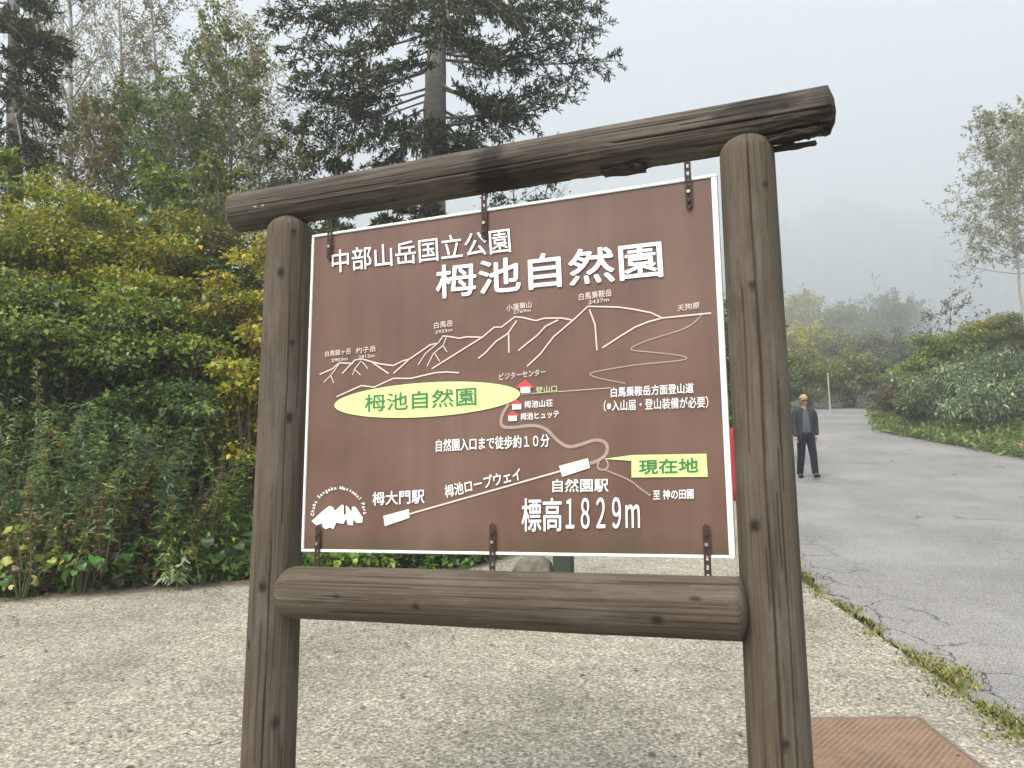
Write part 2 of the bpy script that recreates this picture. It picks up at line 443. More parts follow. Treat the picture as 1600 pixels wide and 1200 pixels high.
# ------------------------------------------------------------------ person
def skin(name, verts, edges, radii, sub=2, root=0):
    me = bpy.data.meshes.new(name); me.from_pydata([tuple(v) for v in verts], edges, [])
    o = bpy.data.objects.new(name, me); COL.objects.link(o)
    o.modifiers.new('skin', 'SKIN')
    sv = me.skin_vertices[0].data
    for k, r in enumerate(radii): sv[k].radius = (r, r) if not isinstance(r, tuple) else r
    for k in range(len(radii)): sv[k].use_root = (k == root)
    m2 = o.modifiers.new('sub', 'SUBSURF'); m2.levels = sub; m2.render_levels = sub
    dg = bpy.context.evaluated_depsgraph_get(); dg.update()
    out = bpy.data.meshes.new_from_object(o.evaluated_get(dg))
    bpy.data.objects.remove(o); bpy.data.meshes.remove(me)
    out.name = name; out.polygons.foreach_set('use_smooth', [True] * len(out.polygons))
    return out
def join(meshes, name):
    bm = bmesh.new()
    for m in meshes: bm.from_mesh(m)
    return bm_mesh(bm, name, True)
def head_mesh(zc, yc):
    bm = bmesh.new(); bmesh.ops.create_uvsphere(bm, u_segments=28, v_segments=20, radius=1)
    for v in bm.verts:
        x, y, z = v.co
        w = .076 * (1 - .20 * max(0, -z) ** 1.5); dpt = .095 * (1 - .12 * max(0, -z)); hgt = .118
        X, Y, Z = x * w, y * dpt, z * hgt
        if y < -.55:
            if abs(x) < .20 and -.30 < z < .12: Y -= .022 * (1 - abs(x) / .2) * (1 - abs(z + .16) / .28 * .7)   # nose
            if .14 < abs(x) < .5 and -.02 < z < .22: Y += .010                                              # eye sockets
            if abs(x) < .3 and -.52 < z < -.42: Y -= .005                                                   # lips
            if abs(x) < .3 and z < -.7: Y -= .012                                                           # chin
        v.co = (X, Y + yc, Z + zc)
    for s in (-1, 1):
        r = bmesh.ops.create_uvsphere(bm, u_segments=10, v_segments=8, radius=1)
        for v in r['verts']: v.co = (v.co.x * .012 + s * .077, v.co.y * .020 + yc + .008, v.co.z * .032 + zc - .008)
    return bm_mesh(bm, 'head', True)
SKIN = plain('skin', (.42, .25, .18), .55, var=.08)
HAIR = plain('dark_hair', (.02, .017, .015), .6, var=.3, scale=80)
def hand_mesh(w, s, d=Vector((0, -.12, -1))):
    d = Vector(d).normalized(); side = Vector((0, -1, 0)); out = Vector((s, 0, 0))
    meshes = []
    w = Vector(w); palm = w + d * .05; kn = w + d * .085
    meshes.append(skin('palm', [w, palm, kn], [(0, 1), (1, 2)], [(.022, .026), (.018, .036), (.014, .036)], 1))
    for k, (off, ln) in enumerate(((.028, .068), (.010, .078), (-.009, .073), (-.027, .056))):
        b = w + d * .072 + side * off
        p1 = b + d * ln * .45 + out * -.006; p2 = p1 + (d * .9 + out * -s * 0 - Vector((s * .35, 0, 0))).normalized() * ln * .35
        p3 = p2 + (d * .75 - Vector((s * .65, 0, 0))).normalized() * ln * .28
        meshes.append(skin('finger', [b, p1, p2, p3], [(0, 1), (1, 2), (2, 3)], [.0095, .009, .008, .007], 1))
    b = w + d * .03 + side * .024; p1 = b + (d * .7 + side * .7).normalized() * .035; p2 = p1 + (d * .95 + side * .25).normalized() * .03
    meshes.append(skin('thumb', [b, p1, p2], [(0, 1), (1, 2)], [.012, .010, .008], 1))
    return meshes
def person(label, loc, rz, jacket, shirt, trousers, shoes, cap=None, glasses=False, step=.10, swing=0, tall=1.0, bag=None, open_front=True):
    root = thing('person', label, 'person', loc, rz); root.scale = (tall,) * 3
    J = {}
    for s in (-1, 1):
        J['sh', s] = Vector((s * .185, .01, 1.405)); J['el', s] = Vector((s * .242, .035 + swing * s * .5, 1.13)); J['wr', s] = Vector((s * .238, -.055 + swing * s, .885 + .02 * s * (swing > 0)))
        st = step * s
        J['hip', s] = Vector((s * .085, 0, .90)); J['kn', s] = Vector((s * .105, -.035 - st * .45, .49)); J['an', s] = Vector((s * .115, .03 - st, .085))
        J['toe', s] = Vector((s * .130, -.15 - st, .035))
    vs = [Vector((0, 0, .93)), Vector((0, .0, 1.10)), Vector((0, .005, 1.28)), Vector((0, .01, 1.42)), Vector((0, -.005, 1.50)), Vector((0, -.015, 1.57))]
    es = [(0, 1), (1, 2), (2, 3), (3, 4), (4, 5)]; rd = [(.13, .09), (.115, .085), (.135, .09), (.08, .06), .05, .05]
    for s in (-1, 1):
        k = len(vs)
        vs += [J['sh', s], J['el', s], J['wr', s]]; es += [(3, k), (k, k + 1), (k + 1, k + 2)]; rd += [.05, .04, .028]
        k = len(vs)
        vs += [J['hip', s], J['kn', s], J['an', s], J['toe', s]]; es += [(0, k), (k, k + 1), (k + 1, k + 2), (k + 2, k + 3)]; rd += [.085, .058, .04, .03]
    parts = [skin('torso', vs, es, rd, 2), head_mesh(1.635, -.02)]
    for s in (-1, 1): parts += hand_mesh(J['wr', s], s, J['wr', s] - J['el', s])
    obj('body', join(parts, 'body'), SKIN, root)
    # trousers
    vs = [Vector((0, .0, 1.03)), Vector((0, .0, .91))]; es = [(0, 1)]; rd = [(.165, .138), (.170, .138)]
    for s in (-1, 1):
        k = len(vs); h = J['hip', s] + Vector((0, 0, -.06))
        vs += [h, J['kn', s], J['an', s] + Vector((0, 0, .06)), J['an', s] + Vector((0, -.005, -.012))]; es += [(1, k), (k, k + 1), (k + 1, k + 2), (k + 2, k + 3)]; rd += [(.105, .115), .083, .073, .076]
    obj('trousers', skin('trousers', vs, es, rd, 2), trousers, root)
    for s in (-1, 1):
        a, t = J['an', s], J['toe', s]
        obj('shoe', skin('shoe', [a + Vector((0, .045, -.035)), a + Vector((0, -.03, -.03)), t + Vector((0, .02, .01)), t + Vector((0, -.05, 0.005))], [(0, 1), (1, 2), (2, 3)], [(.042, .045), (.045, .052), (.047, .038), (.04, .028)], 2), shoes, root)
    # shirt front
    obj('shirt', skin('shirt', [Vector((0, -.012, .86)), Vector((0, -.012, 1.10)), Vector((0, -.012, 1.29)), Vector((0, -.0, 1.42)), Vector((0, -.006, 1.475))], [(0, 1), (1, 2), (2, 3), (3, 4)], [(.165, .128), (.155, .128), (.165, .128), (.105, .085), .062], 2), shirt, root)
    # jacket: rings open at the front, plus sleeves
    V = []; F = []; segs = 30; gap = radians(34 if open_front else 3)
    levels = [(.80, .215, .150, 1.25), (.90, .205, .150, 1.1), (1.02, .190, .145, .95), (1.15, .188, .145, .8), (1.28, .205, .148, .7), (1.37, .205, .135, .65), (1.44, .172, .118, .6), (1.49, .098, .095, .55)]
    for li, (z, a, b, g) in enumerate(levels):
        for k in range(segs + 1):
            th = -pi / 2 + gap * g + (2 * pi - 2 * gap * g) * k / segs
            wob = 1 + .03 * sin(5 * th + li) * (li < 4)
            V.append((a * .93 * cos(th) * wob, b * sin(th) * wob + .005, z + .012 * sin(3 * th) * (li == 0)))
    for li in range(len(levels) - 1):
        for k in range(segs):
            i = li * (segs + 1) + k; F.append((i, i + 1, i + segs + 2, i + segs + 1))
    me = bpy.data.meshes.new('coat'); me.from_pydata(V, [], F)
    bm = bmesh.new(); bm.from_mesh(me); bmesh.ops.recalc_face_normals(bm, faces=bm.faces)
    bmesh.ops.solidify(bm, geom=bm.faces[:], thickness=.012); bm.to_mesh(me); bm.free()
    sl = [me]
    for s in (-1, 1):
        w = J['wr', s] + (J['el', s] - J['wr', s]) * -.02
        sl.append(skin('sleeve', [Vector((s * .12, .01, 1.395)), J['sh', s], (J['sh', s] + J['el', s]) / 2 + Vector((s * .012, 0, 0)), J['el', s], w], [(0, 1), (1, 2), (2, 3), (3, 4)], [.088, .080, .066, .060, .050], 2))
    obj('jacket', join(sl, 'jacket'), jacket, root)
    # hair
    bm = bmesh.new(); bmesh.ops.create_uvsphere(bm, u_segments=20, v_segments=14, radius=1)
    for v in list(bm.verts):
        if (v.co.y < -.35 and v.co.z < .55) or v.co.z < -.45: bm.verts.remove(v)
    for v in bm.verts: v.co = (v.co.x * .083, v.co.y * .103 - .016, v.co.z * .126 + 1.637)
    obj('hair', bm_mesh(bm, 'hair', True), HAIR, root)
    if cap:
        bm = bmesh.new(); bmesh.ops.create_uvsphere(bm, u_segments=22, v_segments=14, radius=1)
        for v in list(bm.verts):
            if v.co.z < .12: bm.verts.remove(v)
        for v in bm.verts: v.co = (v.co.x * .092, v.co.y * .112 - .016, v.co.z * .125 + 1.655)
        o = obj('cap', bm_mesh(bm, 'cap', True), cap, root)
        V = []; F = []
        for j, (r, dz) in enumerate(((.085, 0), (.125, -.008), (.175, -.025))):
            for k in range(11):
                a = -pi / 2 + (k - 5) / 5 * .95
                V.append((cos(a) * min(r, .10) * 1.0, -.016 + sin(a) * r * (1 if j == 0 else 1), 1.672 + dz - .012 * abs((k - 5) / 5) ** 2))
        n = len(V); V += [(x, y, z - .006) for x, y, z in V]
        for j in range(2):
            for k in range(10):
                i = j * 11 + k; F += [(i, i + 1, i + 12, i + 11), (n + i + 11, n + i + 12, n + i + 1, n + i)]
        me = bpy.data.meshes.new('visor'); me.from_pydata(V, [], F); obj('visor', me, cap, root)
    if glasses:
        bm = bmesh.new()
        for s in (-1, 1):
            r = bmesh.ops.create_uvsphere(bm, u_segments=12, v_segments=8, radius=1)
            for v in r['verts']: v.co = (v.co.x * .034 + s * .034, v.co.y * .010 - .116, v.co.z * .025 + 1.642)
            bm_box(bm, (s * .076, -.055, 1.653), (.004, .10, .006))
        bm_box(bm, (0, -.112, 1.655), (.02, .006, .006))
        obj('sunglasses', bm_mesh(bm, 'sunglasses', True), plain('dark_glasses', (.01, .01, .012), .15), root)
    return root

# ================================================================== SETTING
def concrete_mat():
    m, n, l, b = mat('aggregate_concrete'); v = n.new('ShaderNodeTexCoord').outputs['Object']
    sp = noise(n, l, v, 50, 7, .82); big = noise(n, l, v, .9, 5, .6); mid = noise(n, l, v, 9, 4, .6)
    vo = n.new('ShaderNodeTexVoronoi'); vo.inputs['Scale'].default_value = 52; l.new(v, vo.inputs['Vector'])
    c = ramp_from(n, l, sp.outputs['Fac'], [(.36, (.060, .056, .045)), (.44, (.17, .160, .130)), (.53, (.31, .293, .245)), (.63, (.58, .555, .49))])
    bw = n.new('ShaderNodeRGBToBW'); l.new(vo.outputs['Color'], bw.inputs['Color'])
    pebble = ramp_from(n, l, bw.outputs['Val'], [(.15, (.6, .58, .54)), (.5, (1, 1, 1)), (.9, (1.25, 1.24, 1.2))])
    c = mixc(n, l, .55, c, pebble, 'MULTIPLY')
    c = mixc(n, l, .8, c, ramp_from(n, l, big.outputs['Fac'], [(.32, (.62, .64, .60)), (.5, (.96, .96, .95)), (.68, (1.18, 1.16, 1.12))]), 'MULTIPLY')
    c = mixc(n, l, .6, c, ramp_from(n, l, mid.outputs['Fac'], [(.35, (.74, .75, .72)), (.6, (1.08, 1.08, 1.07))]), 'MULTIPLY')
    # soil and moss washed on to the slab along the planting
    a = n.new('ShaderNodeAttribute'); a.attribute_name = 'soil'
    ad = n.new('ShaderNodeMath'); ad.operation = 'MULTIPLY_ADD'; l.new(mid.outputs['Fac'], ad.inputs[0]); ad.inputs[1].default_value = .9; l.new(a.outputs['Fac'], ad.inputs[2])
    f = ramp_from(n, l, ad.outputs[0], [(.72, (0, 0, 0)), (1.35, (.85, .85, .85))])
    c = mixc(n, l, f, c, (.075, .062, .040))
    l.new(c, b.inputs['Base Color']); b.inputs['Roughness'].default_value = .9; b.inputs['Specular IOR Level'].default_value = .2
    bump(n, l, b, sp.outputs['Fac'], .55, .012); return m
def asphalt_mat():
    m, n, l, b = mat('worn_asphalt'); v = n.new('ShaderNodeTexCoord').outputs['Object']
    sp = noise(n, l, v, 85, 5, .75); big = noise(n, l, v, .55, 5, .62); st = noise(n, l, v, 1.0, 4, .6, (1.6, .25, 1))
    c = ramp_from(n, l, sp.outputs['Fac'], [(.35, (.075, .074, .070)), (.5, (.195, .192, .183)), (.63, (.35, .345, .33))])
    c = mixc(n, l, .8, c, ramp_from(n, l, big.outputs['Fac'], [(.35, (.74, .74, .75)), (.65, (1.14, 1.14, 1.13))]), 'MULTIPLY')
    c = mixc(n, l, .35, c, ramp_from(n, l, st.outputs['Fac'], [(.38, (.86, .86, .87)), (.6, (1.08, 1.08, 1.07))]), 'MULTIPLY')
    # cracks: cell edges, many along the broken margin and few elsewhere
    wob = noise(n, l, v, 3.5, 4, .6); wv = n.new('ShaderNodeVectorMath'); wv.operation = 'MULTIPLY_ADD'
    l.new(wob.outputs['Color'], wv.inputs[0]); wv.inputs[1].default_value = (.28, .28, .28); l.new(v, wv.inputs[2])
    def cracks(scale, width, mp):
        q = n.new('ShaderNodeMapping'); q.inputs['Scale'].default_value = mp; l.new(wv.outputs[0], q.inputs['Vector'])
        vo = n.new('ShaderNodeTexVoronoi'); vo.feature = 'DISTANCE_TO_EDGE'; vo.inputs['Scale'].default_value = scale; l.new(q.outputs[0], vo.inputs['Vector'])
        return ramp_from(n, l, vo.outputs['Distance'], [(width * .4, (1, 1, 1)), (width, (0, 0, 0))])
    a = n.new('ShaderNodeAttribute'); a.attribute_name = 'edge'
    mk = noise(n, l, v, .8, 3, .5)
    nd = n.new('ShaderNodeMath'); nd.operation = 'MULTIPLY_ADD'; l.new(mk.outputs['Fac'], nd.inputs[0]); nd.inputs[1].default_value = .9; nd.inputs[2].default_value = -.42
    n2 = n.new('ShaderNodeMath'); n2.operation = 'ADD'; l.new(nd.outputs[0], n2.inputs[0]); l.new(a.outputs['Fac'], n2.inputs[1]); nd = n2
    near = ramp_from(n, l, nd.outputs[0], [(.38, (.9, .9, .9)), (.85, (0, 0, 0))])
    far = ramp_from(n, l, mk.outputs['Fac'], [(.56, (0, 0, 0)), (.62, (.7, .7, .7))])
    c = mixc(n, l, mult(n, l, cracks(2.7, .020, (1, .55, 1)), near), c, (.022, .022, .022))
    c = mixc(n, l, mult(n, l, cracks(.55, .012, (1, .7, 1)), far), c, (.04, .04, .04))
    l.new(c, b.inputs['Base Color']); b.inputs['Roughness'].default_value = .85; b.inputs['Specular IOR Level'].default_value = .3
    bump(n, l, b, sp.outputs['Fac'], .4, .008); return m
def mult(n, l, a, b_):
    x = n.new('ShaderNodeMath'); x.operation = 'MULTIPLY'; l.new(a, x.inputs[0]); l.new(b_, x.inputs[1]); return x.outputs[0]
def soil_mat():
    m, n, l, b = mat('soil_and_litter'); v = n.new('ShaderNodeTexCoord').outputs['Object']
    a = noise(n, l, v, 14, 6, .7); g = noise(n, l, v, 1.2, 4, .6)
    c = ramp_from(n, l, a.outputs['Fac'], [(.35, (.020, .016, .010)), (.5, (.055, .042, .025)), (.68, (.12, .09, .05))])
    gr = ramp_from(n, l, a.outputs['Fac'], [(.35, (.018, .028, .010)), (.65, (.060, .085, .025))])
    c = mixc(n, l, ramp_from(n, l, g.outputs['Fac'], [(.42, (0, 0, 0)), (.58, (1, 1, 1))]), c, gr)
    l.new(c, b.inputs['Base Color']); b.inputs['Roughness'].default_value = .95
    bump(n, l, b, a.outputs['Fac'], .8, .05); return m

xs = np.concatenate([np.linspace(-700, -14, 40), np.arange(-13.5, 20, .3), np.linspace(20.5, 700, 50)])
ys = np.concatenate([np.linspace(-40, -6, 9), np.arange(-5.5, 47, .3), np.linspace(48, 1285, 100)])
V = []
for y in ys:
    e0, e1 = rl(min(y, 46)), rr(min(y, 46)); p = float(prof(y))
    for x in xs:
        z = height(x, y)
        if y < 46.5 and (e0 - .05 < x < e1 - .02 or (x <= e0 and y < bline(x) + .02)): z = p - .06
        V.append((x, y, z))
nx, ny = len(xs), len(ys)
i = np.arange(ny - 1)[:, None] * nx + np.arange(nx - 1)[None]
F = np.stack([i, i + 1, i + nx + 1, i + nx], -1).reshape(-1, 4)
g = obj('ground', mesh_np('ground', V, [F], smooth=True), soil_mat()); tag(g, 'dark soil slope under the shrubs', 'ground', kind='structure')

def strip(name, rows, cols, left, right, y0, y1, dz, attr, fn, material, label):
    V = []; A = []
    for r in range(rows + 1):
        y = y0 + (y1 - y0) * r / rows
        for c in range(cols + 1):
            x = left(y) + (right(y) - left(y)) * (c / cols)
            V.append((x, y, float(prof(y)) + dz)); A.append(fn(x, y))
    i = np.arange(rows)[:, None] * (cols + 1) + np.arange(cols)[None]
    F = np.stack([i, i + 1, i + cols + 2, i + cols + 1], -1).reshape(-1, 4)
    me = mesh_np(name, V, [F], smooth=True)
    at_ = me.attributes.new(attr, 'FLOAT', 'POINT'); at_.data.foreach_set('value', np.array(A, dtype=np.float32))
    return tag(obj(name, me, material), label, name.replace('_', ' '), kind='structure')
jag = lambda y: .04 * sin(y * 5.3) + .03 * sin(y * 11.7 + 1) + .02 * sin(y * 23)
strip('road', 220, 40, lambda y: rl(y) + jag(y) + .05, lambda y: rr(y), -6, 46, -.022, 'edge', lambda x, y: x - rl(y), asphalt_mat(), 'grey cracked asphalt road climbing into the fog')
# pavement slab: columns in x, rows from the camera to the planting line
V = []; A = []; NC, NR = 110, 70
def yback(x): return float(bline(x))
for c in range(NC + 1):
    u = c / NC
    for r in range(NR + 1):
        w = r / NR
        xb = -14 + (4.3 + 14) * u                     # on the planting line
        yb = yback(xb) - .02
        if xb > 2.45:
            pass
        y = -6 + (yb + 6) * w
        xr = float(rl(y)) - .015
        x = -14 + (xr + 14) * u
        yy = min(y, float(bline(x)) - .02)
        V.append((x, yy, float(prof(yy)) - .008)); A.append(max(0, 1 - (float(bline(x)) - yy) / .55) if x < 2.2 else 0)
i = np.arange(NC)[:, None] * (NR + 1) + np.arange(NR)[None]
F = np.stack([i, i + NR + 1, i + NR + 2, i + 1], -1).reshape(-1, 4)
me = mesh_np('pavement', V, [F], smooth=True)
me.attributes.new('soil', 'FLOAT', 'POINT').data.foreach_set('value', np.array(A, dtype=np.float32))
tag(obj('pavement', me, concrete_mat()), 'pale exposed aggregate concrete in front of the shrubs', 'pavement', kind='structure')

# grass in the joint between pavement and road, and the green verge across the road
rng = np.random.default_rng(5)
def scatter_grass(name, label, pts, h, pal, w=.006):
    L = Leaves(); L.add(*grass_blades(rng, pts, h, pal, w)); 
    return tag(obj(name, L.mesh(name, .05, .25), LEAF), label, 'grass', kind='stuff')
GRASS_Y = [(4, (.25, .25, .06)), (3, (.15, .20, .04)), (2, (.36, .30, .13)), (1, (.08, .11, .03))]
P = []
for k in range(15000):
    y = 2.6 + 9 * rng.random() ** 1.1
    dn = math.exp(-((y - 4.9) / .28) ** 2) + math.exp(-((y - 3.95) / .35) ** 2) + .8 * math.exp(-((y - 3.2) / .2) ** 2) + .16 + .12 * sin(y * 9)
    if rng.random() > np.clip(dn, .16, 1): continue
    x = rl(y) + jag(y) + .02 + rng.normal(0.0, .035 + .05 * np.clip(dn, 0, 1)); P.append((x, y, float(prof(y)) - .02))
scatter_grass('grass', 'yellowing grass growing in the joint beside the road', np.array(P), .042, GRASS_Y, .010)
L = Leaves(); P = []
for k in range(13000):
    y = 12 + 29 * rng.random(); s = rng.random() ** 1.2 * 2.6; x = rr(y) - .25 + s + rng.normal(0, .08)
    P.append((x, y, height(x, y) + rng.random() * .28))
P = np.array(P); n_ = len(P)
L.add(P, rng.normal(0, 1, (n_, 3)) + [0, 0, .5], np.array([0, 0, 1.]) + rng.normal(0, .5, (n_, 3)), rng.uniform(.10, .26, n_), rng.uniform(.05, .11, n_), pick(rng, [(5, (.16, .24, .045)), (3, (.10, .17, .03)), (2, (.22, .25, .07)), (1, (.2, .13, .06))], n_))
tag(obj('verge_weeds', L.mesh('verge_weeds'), LEAF), 'bright green weeds along the far edge of the road', 'weeds', kind='stuff')
# low ground cover at the foot of the shrubs and under them
L = Leaves(); P = []; C = []
for k in range(26000):
    x = -9.5 + 10.2 * rng.random(); s = rng.random() ** 1.9 * 1.6 - .10 * rng.random(); y = bline(x) + s
    P.append((x, y, height(x, max(y, bline(x))) + rng.random() * (.16 + .12 * (s > .3))))
P = np.array(P); n_ = len(P)
pn = np.sin(P[:, 0] * 2.2) + .6 * np.sin(P[:, 0] * 5.1 + 2)
ca = pick(rng, [(4, (.085, .17, .03)), (3, (.13, .235, .04)), (1, (.22, .25, .05))], n_); cb = pick(rng, [(4, (.05, .08, .02)), (3, (.12, .09, .045)), (2, (.09, .13, .03))], n_)
L.add(P, rng.normal(0, 1, (n_, 3)) + [0, -.5, .25], np.array([0, -.35, 1.]) + rng.normal(0, .45, (n_, 3)), rng.uniform(.05, .14, n_), rng.uniform(.03, .085, n_), np.where((pn > -.3)[:, None], ca, cb))
tag(obj('ground_cover', L.mesh('ground_cover'), LEAF), 'low green weeds spilling on to the pavement edge', 'weeds', kind='stuff')
# litter of fallen leaves
L = Leaves(); P = []
for k in range(620):
    x = -6.5 + 9 * rng.random(); y = bline(x) - abs(rng.normal(0, .28)) if k < 400 else 2.6 + 4.5 * rng.random()
    if x > 2.2: continue
    P.append((x, min(y, bline(x) - .03), float(prof(min(y, bline(x) - .03))) + .002))
P = np.array(P); n_ = len(P)
L.add(P, rng.normal(0, 1, (n_, 3)) * [1, 1, .1] + [0, .1, .15], np.array([0, 0, 1.]) + rng.normal(0, .2, (n_, 3)), rng.uniform(.025, .07, n_), rng.uniform(.015, .035, n_), pick(rng, [(4, BRN), (2, DRY), (1, (.25, .2, .04)), (1, OLIVE)], n_))
tag(obj('fallen_leaves', L.mesh('fallen_leaves'), LEAF), 'brown fallen leaves scattered on the pavement', 'leaves', kind='stuff')

# loose grit and small stones lying on the slab
V = []; F = []; k = 0
for j in range(900):
    if j % 3: x = -6 + 8.2 * rng.random(); y = 2.8 + 4.2 * rng.random() ** 1.3
    else: y = 2.6 + 5 * rng.random(); x = rl(y) - abs(rng.normal(0, .22)) - .02
    if y > bline(x) - .05: continue
    r_ = rng.uniform(.004, .013); z = float(prof(y)) - .008
    for dx, dy, dz in ((1, 0, .3), (0, 1, .35), (-1, 0, .3), (0, -1, .25), (.1, .1, .9), (0, 0, -.3)):
        V.append((x + dx * r_ * rng.uniform(.7, 1.3), y + dy * r_ * rng.uniform(.7, 1.3), z + dz * r_))
    F += [(k, k + 1, k + 4), (k + 1, k + 2, k + 4), (k + 2, k + 3, k + 4), (k + 3, k, k + 4), (k + 1, k, k + 5), (k + 2, k + 1, k + 5), (k + 3, k + 2, k + 5), (k, k + 3, k + 5)]; k += 6
tag(obj('grit', mesh_np('grit', V, [np.array(F)]), plain('grey_grit', (.24, .22, .18), .9, var=.6, scale=3)), 'loose grit and small stones on the pavement', 'grit', kind='stuff')

# ribbed anti-slip plate in the pavement
def plate():
    x0, x1, y0, y1 = 1.31, 2.06, 2.2, 4.24
    t = thing('checker_plate', 'orange brown anti-slip plate set in the concrete beside the road', 'plate', (x0, y0, float(prof(y0))))
    sl = float(prof(y1) - prof(y0)) / (y1 - y0)
    t.rotation_euler = (math.atan(sl), 0, 0); Ln = (y1 - y0) * sqrt(1 + sl * sl)
    bm = bmesh.new(); bm_box(bm, ((x1 - x0) / 2, Ln / 2, .0), (x1 - x0, Ln, .018), bevel=.003)
    m, n, l, b = mat('rusty_orange_paint'); v = n.new('ShaderNodeTexCoord').outputs['Object']
    a = noise(n, l, v, 5, 6, .65); f2 = noise(n, l, v, 60, 4, .6)
    c = ramp_from(n, l, a.outputs['Fac'], [(.3, (.11, .066, .040)), (.5, (.165, .100, .060)), (.7, (.22, .14, .088))])
    c = mixc(n, l, .5, c, ramp_from(n, l, f2.outputs['Fac'], [(.35, (.7, .7, .7)), (.65, (1.15, 1.15, 1.15))]), 'MULTIPLY')
    l.new(c, b.inputs['Base Color']); b.inputs['Roughness'].default_value = .7
    obj('plate', bm_mesh(bm, 'plate'), m, t)
    bm = bmesh.new(); w_ = x1 - x0
    for c_, s_ in (((-.012, Ln / 2, -.001), (.02, Ln + .044, .02)), ((w_ + .012, Ln / 2, -.001), (.02, Ln + .044, .02)), ((w_ / 2, Ln + .012, -.001), (w_ + .003, .02, .02))): bm_box(bm, c_, s_, bevel=.002)
    obj('rim', bm_mesh(bm, 'rim'), plain('gritty_steel_rim', (.16, .14, .11), .85, var=.5, scale=40), t)
    V = []; F = []; k = 0; row = 0; y = .02
    while y < Ln - .02:
        x = .02 + (.0175 if row % 2 else 0)
        while x < x1 - x0 - .02:
            a_, b_ = (.011, .005); z = .009
            for dx, dy, dz in ((-a_, 0, 0), (0, -b_, 0), (a_, 0, 0), (0, b_, 0), (-a_ * .35, 0, .004), (a_ * .35, 0, .004)): V.append((x + dx, y + dy, z + dz))
            F += [(k, k + 1, k + 4), (k + 1, k + 5, k + 4), (k + 1, k + 2, k + 5), (k + 2, k + 3, k + 5), (k + 3, k + 4, k + 5), (k + 3, k, k + 4)]
            k += 6; x += .035
        y += .019; row += 1
    obj('raised_studs', mesh_np('raised_studs', V, [np.array(F)]), plain('worn_stud_paint', (.23, .16, .105), .6, var=.35, scale=15), t)
plate()

# ================================================================== THE SIGN
YAW = -0.36714; SCX, SCY, SCZ = -0.05066, 2.4, 2.05551
HH = np.array([cos(YAW), sin(YAW), 0]); NN = np.array([-sin(YAW), cos(YAW), 0])
SG0 = float(prof(2.4)) - .02
PW, PH = 1.381, 1.085
sign = thing('information_sign', 'large brown park map board hung in a weathered log frame', 'sign', (SCX, SCY, SG0), YAW)
def pu(px, py, off=0.0):
    v = ray(px, py); o = np.array([SCX, SCY, SCZ]) + NN * off; c = np.array([0, 0, CAMZ])
    P = c + v * (((o - c) @ NN) / (v @ NN)); return (P - o) @ HH, P[2] - SG0
PZ = SCZ - SG0
from mathutils import noise as mn
def log(name, length, r, seed, material, top=.02, bot=.02, taper=0, knots=(), grooves=(), rots=(), ragged=None, rough=1.0, ncheck=9, segs=210, step=.014, bow=0, flat=0):
    n = int(length / step); V = []; R = []
    rr_c = random.Random(seed); grooves = list(grooves)
    for _ in range(ncheck):
        z0 = rr_c.uniform(0, length); grooves.append((rr_c.uniform(-pi, 0), rr_c.uniform(.030, .05), rr_c.uniform(.002, .005), z0, z0 + rr_c.uniform(.12, .6)))
    for j in range(n + 1):
        z = length * j / n
        e = 1.0
        if z < bot: e = sqrt(max(0.02, 1 - ((bot - z) / bot) ** 2 * .55))
        if length - z < top: e = sqrt(max(0.02, 1 - ((top - length + z) / top) ** 2 * .75))
        rz = (r + taper * (z / length - .5)) * e
        for k in range(segs):
            th = 2 * pi * k / segs; c, s = cos(th), sin(th)
            q = rz * (1 + rough * .018 * mn.noise((c * 1.1 + seed, s * 1.1, z * 1.6)) + rough * .012 * mn.noise((c * 3 + seed, s * 3, z * 3.3)) + rough * .016 * mn.noise((c * 13, s * 13 + seed, z * 1.3)) + rough * .008 * mn.noise((c * 26, s * 26 + seed, z * 5)))
            rt = 0.0
            for (gt, w, dp, z0, z1) in grooves:
                if z0 <= z <= z1:
                    d = (th - gt - .05 * mn.noise((z * 2.5, seed, 0)) + pi) % (2 * pi) - pi
                    if abs(d) < w: q -= dp * (1 - abs(d) / w) * (.6 + .4 * mn.noise((z * 4, 7, seed))); rt = max(rt, .9 * (1 - abs(d) / w))
            for (kt, kz, kr) in knots:
                d = ((th - kt + pi) % (2 * pi) - pi) * r
                f = sqrt(d * d + ((z - kz) * .8) ** 2) / kr
                if f < 1.5: rt = max(rt, min(1, 1.35 * (1.25 - f))); q += .003 * max(0, 1 - f)
            for (kt, kz, ra, rb, st) in rots:
                d = ((th - kt + pi) % (2 * pi) - pi) * r / ra; f = sqrt(d * d + ((z - kz) / rb) ** 2) + .5 * mn.noise((c * 4, s * 4, z * 14 + seed)) + .35 * mn.noise((c * 11, s * 11, z * 5))
                rt = max(rt, st * min(1, max(0, 1.35 - f) * 2))
            if ragged: q -= ragged(th, z)
            V.append((q * c, q * s, z)); R.append(rt)
    i = np.arange(n)[:, None] * segs + np.arange(segs)[None]; i2 = np.arange(n)[:, None] * segs + (np.arange(segs)[None] + 1) % segs
    F = np.stack([i, i2, i2 + segs, i + segs], -1).reshape(-1, 4)
    V.append((0, 0, -.002)); V.append((0, 0, length + .004)); R += [.4, .3]
    a = np.arange(segs); a2 = (a + 1) % segs
    c0 = np.stack([np.full(segs, len(V) - 2), a2, a], -1); c1 = np.stack([np.full(segs, len(V) - 1), a + n * segs, a2 + n * segs], -1)
    me = mesh_np(name, V, [F, np.concatenate([c0, c1])], smooth=True)
    me.attributes.new('rot', 'FLOAT', 'POINT').data.foreach_set('value', np.array(R, dtype=np.float32))
    return obj(name, me, material, sign)
